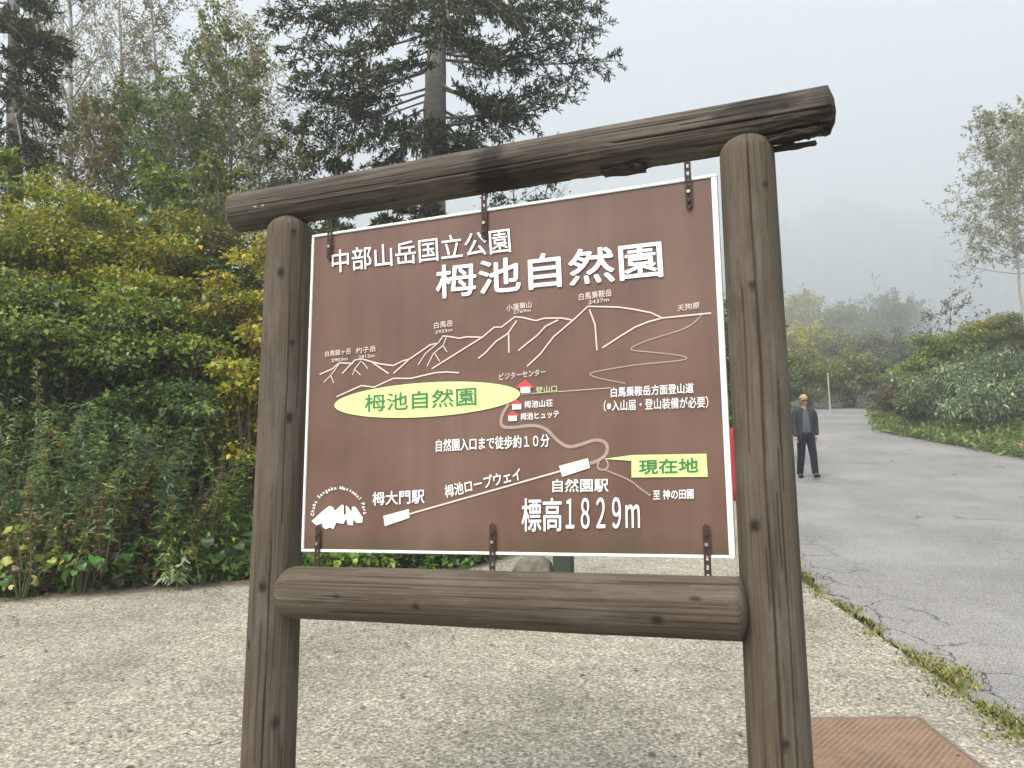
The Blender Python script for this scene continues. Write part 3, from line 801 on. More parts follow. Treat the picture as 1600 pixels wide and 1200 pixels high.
for W_ in (WOOD, WOOD_BEAM):     # dark knots, checks and rot come from the log's own 'rot' wear attribute
    n, l = W_.node_tree.nodes, W_.node_tree.links; b = n['Principled BSDF']; src = b.inputs['Base Color'].links[0].from_socket
    a = n.new('ShaderNodeAttribute'); a.attribute_name = 'rot'
    l.new(mixc(n, l, a.outputs['Fac'], src, (.016, .012, .009)), b.inputs['Base Color'])
camU = -np.array([SCX, SCY, 0]) @ HH; camN = -np.array([SCX, SCY, 0]) @ NN
def knot(px, py, uc, r, kr):
    u, v = pu(px, py); va = math.atan2(camN, camU - uc)
    cosv = abs(camN) / sqrt(camN ** 2 + (camU - uc) ** 2)
    off = (u - uc) * cosv / r
    th = va + math.asin(max(-.95, min(.95, off))); return (th, v, kr)
UL, UR = -.790, .776
vaR = math.atan2(camN, camU - UR)
log('post', 2.672 - SG0, .0815, 3, WOOD, top=.05, taper=-.014, knots=[knot(437, 437, UL, .085, .017), knot(452, 655, UL, .085, .015), knot(457, 540, UL, .085, .011), knot(410, 912, UL, .085, .016), knot(459, 372, UL, .085, .010), knot(390, 1000, UL, .085, .010), knot(430, 1120, UL, .085, .014)],
    grooves=[(knot(418, 1000, UL, .085, 1)[0], .05, .005, .3, 1.25), (knot(445, 700, UL, .085, 1)[0], .035, .003, 1.3, 2.2)]).location = (UL, 0, 0)
log('post', 2.690 - SG0, .0775, 8, WOOD, top=.05, taper=-.006, knots=[knot(1176, 457, UR, .078, .012), knot(1180, 820, UR, .078, .016), knot(1225, 1150, UR, .078, .012), knot(1150, 965, UR, .078, .012), knot(1197, 300, UR, .078, .010)],
    grooves=[(vaR + .06, .06, .007, .35, 2.6), (vaR + .55, .04, .004, .4, 1.5)]).location = (UR, 0, 0)
BZ = 2.733 - SG0
def rag(th, z):
    u = cos(th - pi)   # underside faces +x of the rotated log
    t = max(0, (z - 1.74) / .31)
    q = 0
    if t > 0 and cos(th) > .15: q = t * (cos(th) - .15) * (.030 + .035 * mn.noise((z * 14, th * 3, 2)) + .03 * mn.noise((z * 38, th * 7, 1)))
    if cos(th) > .75 and z > .9: q += .010 * max(0, mn.noise((z * 22, th * 4, 5)))
    return q
tb = log('top_beam', 2.058, .0715, 15, WOOD_BEAM, top=.014, bot=.014, knots=[(-1.75, 1.93, .02)],
         grooves=[(-1.35 + pi * 0, .06, .012, 1.45, 2.08), (-2.0, .04, .007, 1.2, 1.9), (-2.35, .05, .008, 1.55, 2.09), (-1.65, .03, .004, .15, .75), (-1.2, .035, .004, .8, 1.3)],
         rots=[(0, 1.05, .16, .065, 1.0), (-1.0, 1.05, .16, .038, .85), (-.5, 1.15, .05, .16, .7), (-2.0, 1.86, .035, .10, .9), (-1.5, 2.06, .12, .06, .6)], ragged=rag, rough=1.6, ncheck=30)
# log axis (local z) along the sign's x; local +x pointing down
tb.matrix_local = Matrix.Translation((-1.043, 0.012, BZ)) @ Matrix(((0, 0, 1, 0), (0, 1, 0, 0), (-1, 0, 0, 0), (0, 0, 0, 1)))
rail = log('lower_rail', 1.440, .081, 21, WOOD, top=.012, bot=.05, knots=[(-1.35, .52, .011), (-1.25, 1.22, .014), (-1.95, 1.32, .009), (-1.6, .25, .008)],
           grooves=[(-2.1, .03, .003, .05, .9), (-1.75, .025, .003, .5, 1.4), (-1.45, .03, .003, .9, 1.45), (-2.4, .03, .003, .3, 1.3)])
rail.matrix_local = Matrix.Translation((-.722, -.045, 1.389 - SG0)) @ Matrix(((0, 0, 1, 0), (0, 1, 0, 0), (-1, 0, 0, 0), (0, 0, 0, 1)))
# split-off splinters under the rotten end of the beam
for c_, s_, r_ in (((.885, .0, 2.645), (.15, .022, .010), .02), ((.925, -.01, 2.668), (.11, .02, .014), -.18), ((.90, -.03, 2.662), (.13, .03, .016), -.06), ((.42, .0, 2.655), (.12, .05, .012), .03)):
    bm = bmesh.new(); bmesh.ops.create_cube(bm, size=1); bmesh.ops.subdivide_edges(bm, edges=bm.edges[:], cuts=5, use_grid_fill=True)
    for v in bm.verts:
        q = 1 + .5 * mn.noise((v.co.x * 9 + c_[0] * 7, v.co.y * 3, v.co.z * 3)); v.co = (v.co.x * s_[0] * (1 + .3 * mn.noise((v.co.y * 6, v.co.z * 6, c_[0]))), v.co.y * s_[1] * q, v.co.z * s_[2] * q)
    o = obj('splinter', bm_mesh(bm, 'splinter'), ROT, sign); o.location = (c_[0], c_[1], c_[2] - SG0); o.rotation_euler = (0, r_, 0)

# panel
def panel_mat():
    m, n, l, b = mat('brown_sign_paint'); v = n.new('ShaderNodeTexCoord').outputs['Object']
    a = noise(n, l, v, 3, 5, .6); f = noise(n, l, v, 60, 4, .7)
    c = ramp_from(n, l, a.outputs['Fac'], [(.35, (.105, .054, .037)), (.65, (.132, .072, .050))])
    sc_ = ramp_from(n, l, f.outputs['Fac'], [(.70, (0, 0, 0)), (.78, (.35, .35, .35))])
    c = mixc(n, l, sc_, c, (.07, .04, .03))
    stk = noise(n, l, v, 1, 5, .65, (16, 1, .8)); c = mixc(n, l, .6, c, ramp_from(n, l, stk.outputs['Fac'], [(.36, (.84, .83, .82)), (.5, (1, 1, 1)), (.68, (1.16, 1.15, 1.15))]), 'MULTIPLY')
    cl = noise(n, l, v, 1.6, 4, .55); c = mixc(n, l, ramp_from(n, l, cl.outputs['Fac'], [(.45, (0, 0, 0)), (.75, (.25, .25, .25))]), c, (.20, .145, .115))
    # algae creeping up from the bottom edge
    sx = n.new('ShaderNodeSeparateXYZ'); l.new(v, sx.inputs[0])
    w = noise(n, l, v, 9, 5, .6, (1, 1, .5))
    h = n.new('ShaderNodeMath'); h.operation = 'MULTIPLY_ADD'; l.new(w.outputs['Fac'], h.inputs[0]); h.inputs[1].default_value = -.16; l.new(sx.outputs['Z'], h.inputs[2])
    fz = ramp_from(n, l, h.outputs[0], [(0, (0, 0, 0)), (1, (1, 1, 1))])
    mr = n.new('ShaderNodeMapRange'); l.new(h.outputs[0], mr.inputs['Value']); mr.inputs['From Min'].default_value = -PH / 2 - .095; mr.inputs['From Max'].default_value = -PH / 2 + .0
    mr.inputs['To Min'].default_value = .85; mr.inputs['To Max'].default_value = 0
    c = mixc(n, l, mr.outputs[0], c, (.055, .050, .018))
    l.new(c, b.inputs['Base Color']); rg = ramp_from(n, l, a.outputs['Fac'], [(.35, (.30, .30, .30)), (.65, (.46, .46, .46))]); l.new(rg, b.inputs['Roughness']); b.inputs['Specular IOR Level'].default_value = .4
    return m
bm = bmesh.new(); bm_box(bm, (0, .010, 0), (PW - .012, .018, PH - .012))
panel = obj('panel', bm_mesh(bm, 'panel'), panel_mat(), sign); panel.location = (0, 0, PZ)
def pl(px, py):   # pixel -> panel local u, v
    u, v = pu(px, py); return u, v - PZ
WHITE = plain('white_sign_film', (.80, .80, .80), .4, var=.05, scale=12); CREAM = plain('pinkish_white_line', (.62, .52, .46), .5, var=.06)
GREENF = plain('lime_sign_film', (.56, .80, .27), .4, var=.04, scale=8); DGREEN = plain('dark_green_film', (.045, .17, .055), .4, var=.1)
REDF = plain('red_sign_film', (.62, .045, .05), .4, var=.06); LIME = plain('lime_lettering', (.50, .58, .22), .45, var=.08)
bm = bmesh.new(); fw = .009; t_ = .026
for c, s in (((0, .008, PH / 2 - fw / 2), (PW, t_, fw)), ((0, .008, -PH / 2 + fw / 2), (PW, t_, fw)), ((-PW / 2 + fw / 2, .008, 0), (fw, t_, PH - 2 * fw)), ((PW / 2 - .008, .008, 0), (.016, t_, PH - 2 * fw))):
    bm_box(bm, c, s, bevel=.0015)
obj('frame', bm_mesh(bm, 'frame'), plain('white_aluminium', (.74, .74, .71), .35, var=.08, scale=20), panel)
def glyphs(s, off=0.0):
    cu = bpy.data.curves.new('text', 'FONT'); cu.body = s; cu.offset = off; cu.resolution_u = 4
    o = bpy.data.objects.new('text', cu); COL.objects.link(o)
    dg = bpy.context.evaluated_depsgraph_get(); dg.update()
    me = bpy.data.meshes.new_from_object(o.evaluated_get(dg))
    v = np.array([x.co[:] for x in me.vertices]); f = [tuple(p.vertices) for p in me.polygons]
    bpy.data.objects.remove(o); bpy.data.curves.remove(cu); bpy.data.meshes.remove(me)
    return v, f
class Flat:
    def __init__(s): s.v = []; s.f = []
    def put(s, V, F, y):
        k = len(s.v); s.v += [(a, y, b) for a, b in V]; s.f += [tuple(i + k for i in f) for f in F]
    def text(s, body, BL, BR, TL, off=0.0, y=-.0034):
        v, f = glyphs(body); lo, hi = v[:, :2].min(0), v[:, :2].max(0); t = (v[:, :2] - lo) / (hi - lo)
        o, a, b = (np.array(pl(*q)) for q in (BL, BR, TL))
        q = o + t[:, :1] * (a - o) + t[:, 1:] * (b - o); e = off * np.linalg.norm(b - o) * .34
        # heavier strokes: the letter laid down again a hair to each side, like a double-cut film
        for k, (dx, dy) in enumerate(((0, 0), (e, e * .5), (-e, -e * .5), (e * .5, -e), (-e * .5, e)) if off else ((0, 0),)):
            s.put(q + np.array([dx, dy]), f, y - .00008 * k)
    def line(s, pts, w, y=-.0016, zoom=None, smooth=0):
        P = np.array([pl(*q) for q in pts])
        if smooth:
            for _ in range(smooth):
                Q = np.empty((2 * len(P) - 2, 2)); Q[0::2] = .75 * P[:-1] + .25 * P[1:]; Q[1::2] = .25 * P[:-1] + .75 * P[1:]
                P = np.concatenate([P[:1], Q, P[-1:]])
        t = np.gradient(P, axis=0); t /= np.linalg.norm(t, axis=1, keepdims=True) + 1e-9; nrm = np.stack([-t[:, 1], t[:, 0]], 1) * w / 2
        m = len(P); s.put(np.concatenate([P + nrm, P - nrm]), [(k, k + 1, m + k + 1, m + k) for k in range(m - 1)], y)
    def dashes(s, pts, w, dash=.006, gap=.003, y=-.0016, smooth=2):
        P = np.array([pl(*q) for q in pts])
        for _ in range(smooth):
            Q = np.empty((2 * len(P) - 2, 2)); Q[0::2] = .75 * P[:-1] + .25 * P[1:]; Q[1::2] = .25 * P[:-1] + .75 * P[1:]
            P = np.concatenate([P[:1], Q, P[-1:]])
        L_ = np.concatenate([[0], np.cumsum(np.linalg.norm(np.diff(P, axis=0), axis=1))]); q = 0
        while q < L_[-1]:
            a = np.array([np.interp(q, L_, P[:, k]) for k in (0, 1)]); b = np.array([np.interp(min(q + dash, L_[-1]), L_, P[:, k]) for k in (0, 1)])
            t = b - a; nn = np.linalg.norm(t)
            if nn > 1e-5:
                nr = np.array([-t[1], t[0]]) / nn * w / 2; s.put([a + nr, b + nr, b - nr, a - nr], [(0, 1, 2, 3)], y)
            q += dash + gap
    def poly(s, pts, y): s.put([pl(*q) for q in pts], [tuple(range(len(pts)))], y)
    def done(s, name, material, label=None):
        me = bpy.data.meshes.new(name); me.from_pydata(s.v, [], s.f); me.update()
        bm = bmesh.new(); bm.from_mesh(me)
        for f in bm.faces:
            f.normal_update()
            if f.normal.y > 0: f.normal_flip()
        bmesh.ops.triangulate(bm, faces=[f for f in bm.faces if len(f.verts) > 4]); bm.to_mesh(me); bm.free()
        o = obj(name, me, material, panel)
        if label: o['label'] = label
        return o
def Z(x0, y0, pts, k=4.0): return [(x0 + a / k, y0 + b / k) for a, b in pts]
t = Flat(); t.text('中部山岳国立公園', (520, 427), (799, 394), (519, 392), .02); t.text('栂池自然園', (683, 467), (1036, 432), (682, 416), .052)
t.done('title_lettering', WHITE, 'large white title lettering in two lines')
t = Flat()
for a in (('白馬鑓ヶ岳', (509, 558), (549, 553), (509, 549)), ('杓子岳', (557, 553), (588, 549), (557, 544)), ('白馬岳', (679, 514), (708, 510), (679, 504)),
          ('小蓮華山', (792, 487), (831, 481), (792, 477)), ('白馬乗鞍岳', (905, 470), (956, 463), (905, 459)), ('天狗原', (1059, 487), (1093, 482), (1059, 477)),
          ('2903m', (519, 566), (544, 563), (519, 561)), ('2812m', (561, 561), (586, 558), (561, 556)), ('2932m', (681, 522), (707, 518), (681, 517)), ('2769m', (803, 491), (830, 487), (803, 486)), ('2437m', (920, 476), (952, 471), (920, 470)),
          ('ビジターセンター', (781, 594), (853, 586), (781, 584))):
    t.text(*a, .03)
t.done('mountain_lettering', CREAM)
t = Flat()
for a in (('栂池山荘', (820, 638), (864, 635), (820, 627)), ('栂池ヒュッテ', (814, 657), (874, 652), (814, 646)), ('白馬乗鞍岳方面登山道', (955, 621), (1084, 614), (955, 606)),
          ('（※入山届・登山装備が必要）', (944, 643), (1107, 637), (944, 626)), ('自然園入口まで徒歩約１０分', (682, 706), (859, 698), (682, 687)), ('栂池ロープウェイ', (697, 778), (815, 750), (695, 759)),
          ('栂大門駅', (583, 790), (664, 786), (583, 769)), ('自然園駅', (864, 769), (951, 768), (864, 749)), ('至 神の田圃', (1021, 781), (1084, 779), (1021, 766))):
    t.text(*a, .018 if '※' in a[0] else .04)
t.done('map_lettering', WHITE)
t = Flat(); t.text('標高', (816, 830), (878, 830), (816, 779), .03); t.text('１８２９ｍ', (885, 826), (1000, 825), (885, 779), .03); t.done('altitude_lettering', WHITE, 'large white altitude figure')
t = Flat(); t.text('登山口', (838, 615), (871, 612), (838, 605), .03); t.done('trailhead_lettering', LIME)
t = Flat(); t.text('栂池自然園', (571, 644), (745, 633), (571, 617), .03); t.done('park_name_lettering', DGREEN, 'dark green lettering on the lime oval')
t = Flat(); t.text('現在地', (999, 741), (1091, 738), (999, 719), .07); t.done('location_lettering', DGREEN, 'dark green lettering on the lime arrow')
a, b_ = np.array(pl(523, 632)), np.array(pl(813, 616)); tp, bt = pl(700, 595.5), pl(668, 651.5); c = (a + b_) / 2; ew = (b_[0] - a[0]) / 2; eh = (tp[1] - bt[1]) / 2
t = Flat(); N_ = 64
t.put([(c[0] + ew * cos(k / N_ * 2 * pi), (tp[1] + bt[1]) / 2 + eh * sin(k / N_ * 2 * pi)) for k in range(N_)], [tuple(range(N_))], -.0022); t.done('park_oval', GREENF)
t = Flat(); t.poly([(944, 717), (989, 711), (1104, 709), (1106, 745), (987, 746), (987, 720)], -.0022); t.done('location_arrow', GREENF)
t = Flat(); z1 = lambda p: Z(480, 340, p); z2 = lambda p: Z(780, 340, p)
W0 = .0044
for p in (z1([(80, 980), (160, 945), (200, 908), (290, 912)]), z1([(220, 975), (300, 890), (350, 885), (400, 900), (460, 915), (540, 925), (600, 895), (640, 885), (770, 795), (820, 785), (850, 740), (900, 745), (950, 755), (1000, 745), (1095, 748)]),
          z1([(400, 900), (510, 975)]), z1([(540, 975), (640, 885)]), z1([(780, 945), (1100, 745), (1170, 685), (1215, 685), (1300, 620), (1350, 625), (1430, 645), (1480, 630), (1590, 628), (1655, 640)]),
          z2([(175, 930), (260, 850), (340, 745), (470, 635), (555, 555), (750, 560), (850, 575), (950, 595), (1020, 628), (1325, 597)]), z2([(1020, 628), (930, 652), (850, 685), (760, 740), (645, 815)]),
          z2([(565, 575), (600, 670), (612, 830)]), z1([(1310, 645), (1255, 725), (1180, 775), (1110, 850), (1070, 880)]), z1([(1260, 725), (1262, 845)]), z2([(370, 640), (290, 680), (240, 735), (170, 790), (120, 832)]),
          z1([(185, 1120), (340, 1050), (420, 1060), (540, 1005), (650, 1005), (800, 970), (870, 965), (950, 970)])):
    t.line(p, W0)
for p in ([(870, 750), (850, 800), (790, 850), (750, 930)], [(850, 800), (875, 840)], [(830, 775), (740, 850), (695, 920)], [(800, 850), (830, 900)], [(200, 915), (150, 985), (105, 1030)], [(150, 990), (168, 1035)],
          [(340, 895), (300, 945), (285, 985)], [(300, 950), (335, 985)], [(345, 900), (380, 945)]):
    t.line(z1(p), .0032)
t.done('map_lines', CREAM, 'thin whitish ridge lines of the mountain drawing')
t = Flat(); t.line([(640, 803), (876, 736)], .005); t.done('ropeway_line', CREAM)
t = Flat()
t.dashes([(1097, 492), (1077, 512), (1030, 526), (1000, 536), (980, 547), (1015, 550), (1055, 554), (1078, 559), (1062, 564), (1000, 569), (955, 576), (915, 584), (935, 591), (977, 599)], .0034, .004, .0018)
t.line([(815, 616), (955, 606)], .0028)
t.dashes([(795, 632), (784, 648), (782, 668), (805, 668), (830, 664), (853, 668), (870, 688), (888, 700), (910, 694), (932, 686), (950, 692), (949, 710), (935, 720), (922, 724)], .0095, .0035, .0014)
t.dashes([(946, 712), (934, 722), (934, 733), (946, 735), (952, 727), (946, 716)], .005, .0035, .0014)
t.dashes([(946, 734), (960, 740), (985, 750), (1000, 763), (1016, 774)], .0045, .005, .0025); t.done('trail_lines', plain('beige_trail_line', (.42, .33, .27), .5), 'beige dotted trails')
for roof, box in ((((821, 593), (806, 606), (836, 606)), (814, 605, 829, 614)), (((807, 624), (795, 634), (818, 633)), (801, 632, 815, 640)), (((802, 642), (791, 651), (812, 650)), (795, 650, 808, 658))):
    t = Flat(); t.poly(roof, -.0030); h_ = t.done('hut_symbol', REDF)
    t = Flat(); x0, y0, x1, y1 = box; t.poly([(x0, y0), (x1, y0 - .5), (x1, y1 - .5), (x0, y1)], -.0034); 
    me = bpy.data.meshes.new('x'); me.from_pydata(t.v, [], t.f); bm = bmesh.new(); bm.from_mesh(h_.data); k0 = len(bm.faces); bm.from_mesh(me); bm.faces.ensure_lookup_table()
    for f in list(bm.faces)[k0:]: f.material_index = 1
    for f in bm.faces:
        f.normal_update()
        if f.normal.y > 0: f.normal_flip()
    bm.to_mesh(h_.data); bm.free(); h_.data.materials.append(WHITE)
for q in ([(874, 728), (919, 716), (922, 731), (879, 745)], [(599.5, 806), (639.5, 795.5), (640.5, 809), (602, 822)]):
    t = Flat(); t.poly(q, -.0026); t.done('station_symbol', WHITE)
t = Flat()
em = [(90, 770), (300, 580), (420, 490), (480, 500), (530, 575), (660, 460), (690, 470), (695, 660), (735, 640), (730, 480), (770, 500), (840, 600), (850, 500), (910, 500), (1050, 700), (1040, 800), (930, 800), (880, 740), (860, 850), (770, 840), (740, 720), (690, 820), (600, 810), (560, 790), (500, 920), (440, 890), (350, 920), (300, 880), (280, 810), (180, 850)]
t.poly(Z(480, 750, em, 12), -.0026)
body = 'Chubu Sangaku National Park'; ang0, ang1 = radians(184), radians(-2); rr_ = 38.5
for k, ch in enumerate(body):
    if ch == ' ': continue
    a = ang0 + (ang1 - ang0) * (k + .5) / len(body); v, f = glyphs(ch)
    hx = (v[:, 0].max() - v[:, 0].min()) or .1
    cx_, cy_ = 530 + rr_ * cos(a), 803 - rr_ * sin(a); ux, uy = sin(a), cos(a); nx_, ny_ = cos(a), -sin(a)
    S_ = 7.2; pts = [(cx_ + (p[0] - v[:, 0].mean()) * S_ * ux + p[1] * S_ * nx_, cy_ + (p[0] - v[:, 0].mean()) * S_ * uy + p[1] * S_ * ny_) for p in v]
    for j, e in enumerate((0, .35, -.35)): t.put([pl(q[0] + e, q[1] + e * .6) for q in pts], f, -.0030 - .0001 * j)
t.done('park_emblem', WHITE, 'white mountain emblem under an arc of small letters')
# perforated steel hanger straps, three above and three below
RUST = plain('rusty_steel', (.045, .026, .020), .7, metal=.3, var=.5, scale=60); BOLT = plain('zinc_bolt', (.30, .28, .26), .4, metal=.8, var=.2)
for x_, y0, y1 in ((517, 350, 405), (758, 305, 373), (1076, 255, 325), (498, 824, 900), (771, 820, 900), (1104, 822, 908)):
    (ua, va_), (ub, vb) = pu(x_, y0), pu(x_ + (3 if y0 > 700 and x_ > 1000 else 0), y1)
    hgt = va_ - vb; w = .019; V = []; F = []
    bm = bmesh.new(); n_h = int(hgt / .022)
    # strip with square perforations: two side rails and cross bars
    for s in (-1, 1): bm_box(bm, (s * (w / 2 - .003), 0, 0), (.006, .003, hgt), bevel=.0006)
    for k in range(n_h + 1): bm_box(bm, (0, 0, -hgt / 2 + hgt * k / n_h), (w - .0122, .0026, .011))
    st = obj('strap', bm_mesh(bm, 'strap'), RUST, sign); st.location = ((ua + ub) / 2, -.0085, (va_ + vb) / 2)
    inner = 1 if y0 < 700 else -1
    for f_ in (.18, .42):
        bm = bmesh.new(); bmesh.ops.create_cone(bm, cap_ends=True, segments=6, radius1=.0062, radius2=.0056, depth=.005, matrix=Matrix.Rotation(pi / 2, 4, 'X'))
        bb = obj('bolt', bm_mesh(bm, 'bolt'), RUST if f_ < .3 else BOLT, st); bb.location = (0, -.0035, inner * -hgt * (.5 - f_ * .8))
# white specks of chipped paint and lichen on the logs
bm = bmesh.new()
for px, py, s in ((398, 323, .006), (410, 321, .006), (1128, 967, .010), (1136, 969, .009), (1121, 966, .006)):
    u, v = pu(px, py, -.08); r = bmesh.ops.create_icosphere(bm, subdivisions=1, radius=1)
    for q in r['verts']: q.co = (q.co.x * s + u, q.co.y * .006 - .078, q.co.z * s * .6 + v)
obj('lichen_spots', bm_mesh(bm, 'lichen_spots'), plain('pale_lichen', (.5, .49, .44), .9), sign)

# ================================================================== PEOPLE AND SMALL THINGS
CLOTH = lambda nm, c: plain(nm, c, .85, var=.25, scale=25, spec=.2)
x, y, z = ground_at(1253, 16.6); z = float(prof(y)) - .02
person('person in tan cap and sunglasses walking down the road in an open grey jacket', (x + .02, y, z), radians(-6), CLOTH('grey_green_jacket', (.028, .032, .034)), CLOTH('blue_grey_shirt', (.075, .085, .105)), CLOTH('navy_trousers', (.008, .009, .016)), CLOTH('black_shoes', (.01, .01, .01)), cap=CLOTH('tan_cap', (.36, .28, .17)), glasses=True, step=.15, tall=1.0, swing=.10)
y = 6.9; x = (1170 - 800) / FPX * y
person('person in red jacket and dark trousers half hidden behind the right post of the sign', (x, y, float(prof(y)) - .008), radians(112), CLOTH('red_jacket', (.50, .025, .045)), CLOTH('dark_shirt', (.05, .05, .06)), CLOTH('dark_blue_trousers', (.008, .010, .022)), CLOTH('brown_shoes', (.03, .02, .015)), step=.03, tall=.98, open_front=False)
# block and stone under the panel's lower edge
y = 7.15; x = (877 - 800) / FPX * y; gz = float(prof(y))
t = thing('marker_block', 'short dark green block standing on the concrete seen below the map panel', 'block', (x, y, gz - .02), -.2)
bm = bmesh.new(); bm_box(bm, (0, 0, .15), (.17, .16, .32), bevel=.012); obj('block', bm_mesh(bm, 'block'), plain('mossy_dark_stone', (.028, .036, .024), .9, var=.5, scale=30), t)
bm = bmesh.new(); bm_box(bm, (0, 0, .318), (.19, .18, .03), bevel=.008); obj('capstone', bm_mesh(bm, 'capstone'), plain('mossy_dark_cap', (.04, .045, .032), .9, var=.5, scale=30), t)
bm = bmesh.new(); bmesh.ops.create_icosphere(bm, subdivisions=4, radius=1)
for v in bm.verts:
    q = 1 + .22 * mn.noise(v.co * 1.3) + .08 * mn.noise(v.co * 4); v.co = (v.co.x * .20 * q, v.co.y * .17 * q, v.co.z * .19 * q + .10)
o = obj('boulder', bm_mesh(bm, 'boulder'), plain('brown_grey_stone', (.12, .105, .08), .95, var=.45, scale=14)); o.location = (x - .25, y + .08, gz - .02); tag(o, 'brown grey boulder beside the dark green block under the panel', 'boulder')
# thin marker pole where the road bends
y = 41; p0 = at(1297, 636, y); p1 = at(1297, 585, y)
bm = bmesh.new(); bmesh.ops.create_cone(bm, cap_ends=True, segments=10, radius1=.035, radius2=.035, depth=p1[2] - p0[2] + .4)
t = thing('marker_pole', 'thin pale snow marker pole where the road bends in the mist', 'pole', (p0[0], y, p0[2] - .4))
o = obj('pole', bm_mesh(bm, 'pole'), plain('pale_yellow_paint', (.40, .38, .25), .6), t); o.location = (0, 0, (p1[2] - p0[2] + .4) / 2)
bm = bmesh.new(); bmesh.ops.create_uvsphere(bm, u_segments=10, v_segments=6, radius=.06); o = obj('cap', bm_mesh(bm, 'cap'), plain('pole_cap', (.4, .38, .3), .6), t); o.location = (0, 0, p1[2] - p0[2] + .4)
MIST = [(3, (.11, .13, .04)), (3, (.07, .09, .03)), (2, (.17, .15, .05))]
MISTY = [(3, (.50, .46, .07)), (3, (.38, .36, .06)), (2, (.24, .26, .05))]
# ================================================================== SHRUBS AND WEEDS, LEFT OF THE SIGN
PG = [(4, G_MID), (3, G_LITE), (2, G_DARK), (1, OLIVE)]
PGY = [(5, G_LITE), (2.5, G_YEL), (3, G_MID), (.4, YEL)]
PY = [(5, G_YEL), (2.5, YEL), (4, G_LITE), (.5, ORA)]
PYO = [(4, YEL), (.4, ORA), (5, G_YEL), (.2, RED), (.6, BRN)]
PD = [(3, G_DARK), (5, G_MID), (2, G_LITE)]
POL = [(4, OLIVE), (3, G_MID), (2, BRN), (1, G_YEL), (.5, RED)]
PBL = [(3, (.07, .125, .06)), (4, G_MID), (2, G_LITE)]
PDR = [(3, DRY), (3, BRN), (5, OLIVE), (3, G_MID), (1, (.30, .22, .13))]
# back row on the bank
shrub('tall yellow green shrub at the far left edge in front of the dark fir', 45, 9.6, 285, 330, PGY, 101, toppal=[(4, G_YEL), (2, YEL), (4, G_LITE)], dens=1.0)
shrub('round green shrub with golden yellow crown below the rusty brown sapling', 195, 9.9, 318, 300, PGY, 102, toppal=PY, dens=1.0)
shrub('olive shrub flecked with red leaves behind the top of the left post', 318, 10.4, 330, 250, PG, 103, toppal=POL, dens=1.0)
shrub('bright yellow autumn shrub close against the left post of the sign', 402, 9.2, 352, 190, PY, 104, toppal=PYO, dens=1.2)
shrub('dark green shrub seen through the gap between left post and map panel', 500, 10.5, 345, 240, PD, 105)
# middle row
shrub('spreading green shrub with layered light leaves at the left edge above the dark hollow', 50, 8.6, 418, 360, PG, 106, toppal=PG + [(2, G_YEL)], dens=1.1, low=.35)
shrub('broad green shrub with yellowish tips below the golden crown', 205, 8.9, 430, 290, PGY, 107, toppal=PGY, dens=1.1, low=.25)
shrub('deep green shrub with a few rust red sprigs midway up the slope', 300, 9.1, 455, 240, PD + [(1, RED)], 108, dens=1.1, low=.2)
shrub('yellow ochre shrub hanging low beside the left post', 392, 8.4, 520, 130, PYO[:3] + [(3, G_YEL), (2, G_LITE)], 109, dens=1.1, low=.2, leaf=.065)
shrub('shaded bluish green shrub in the hollow below the red sprigs', 255, 8.3, 560, 220, PBL, 110, low=.1)
shrub('dark bramble filling the black hollow at the left edge', 60, 8.5, 560, 220, PD, 111, low=.1, dens=.7)
# weeds in front
MUG = [(4, (.12, .195, .070)), (3, (.17, .25, .10)), (2, (.07, .12, .04)), (1, (.24, .27, .10))]
herb('feathery mugwort clump at the left edge with grey green leaves', 22, 7.6, 612, 6, .4, MUG, 120, leaf=.15, n_leaf=44)
herb('tallest mugwort with a yellowish seed head and tan stem', 76, 7.5, 566, 4, .22, MUG, 121, leaf=.14, n_leaf=50, lean=.10, tip=[(1, (.24, .22, .09))], stem=DRYSTEM)
herb('dense leafy mugwort right of the tan stemmed one', 140, 7.6, 610, 7, .45, MUG, 122, leaf=.16, n_leaf=46)
herb('pale green mugwort over a yellow orange sapling', 222, 7.7, 628, 7, .42, [(3, (.12, .17, .06)), (3, (.09, .14, .05)), (1, (.2, .22, .09))], 123, leaf=.15, n_leaf=46)
herb('yellow orange sapling among the mugworts', 186, 7.5, 668, 4, .2, [(3, YEL), (2, ORA), (2, G_LITE)], 124, leaf=.10, aspect=.5, n_leaf=30)
herb('blue green weed clump with drooping long leaves', 275, 7.8, 640, 6, .4, [(3, (.05, .10, .055)), (2, (.09, .14, .07)), (1, (.14, .18, .09))], 125, leaf=.19, n_leaf=40)
herb('dark leafy weed in front of the yellow ochre shrub', 372, 7.9, 690, 6, .4, PD, 126, leaf=.14, n_leaf=36, aspect=.4)
herb('withered brown weed thicket at the left edge', 18, 7.2, 735, 8, .45, PDR, 127, leaf=.10, n_leaf=40, aspect=.4, stem=DRYSTEM, name='withered_weed')
herb('withered brown weed behind the yellow leaved plant', 95, 7.3, 742, 8, .45, PDR, 128, leaf=.09, n_leaf=40, aspect=.45, stem=DRYSTEM, name='withered_weed')
herb('withered purplish brown weed in the middle of the slope foot', 235, 7.6, 738, 9, .45, [(3, (.13, .09, .07)), (3, BRN), (2, DRY)], 129, leaf=.09, n_leaf=44, aspect=.45, stem=DRYSTEM, name='withered_weed')
herb('tall withered stalks beside the left post', 335, 7.7, 668, 8, .4, [(2, BRN), (2, DRY), (4, OLIVE)], 130, leaf=.08, n_leaf=36, aspect=.4, stem=DRYSTEM, name='withered_weed')
herb('olive weed tangle between the two withered clumps', 165, 7.35, 725, 8, .5, [(3, OLIVE), (3, G_MID), (2, BRN), (1, G_YEL)], 131, leaf=.11, n_leaf=40, aspect=.4)
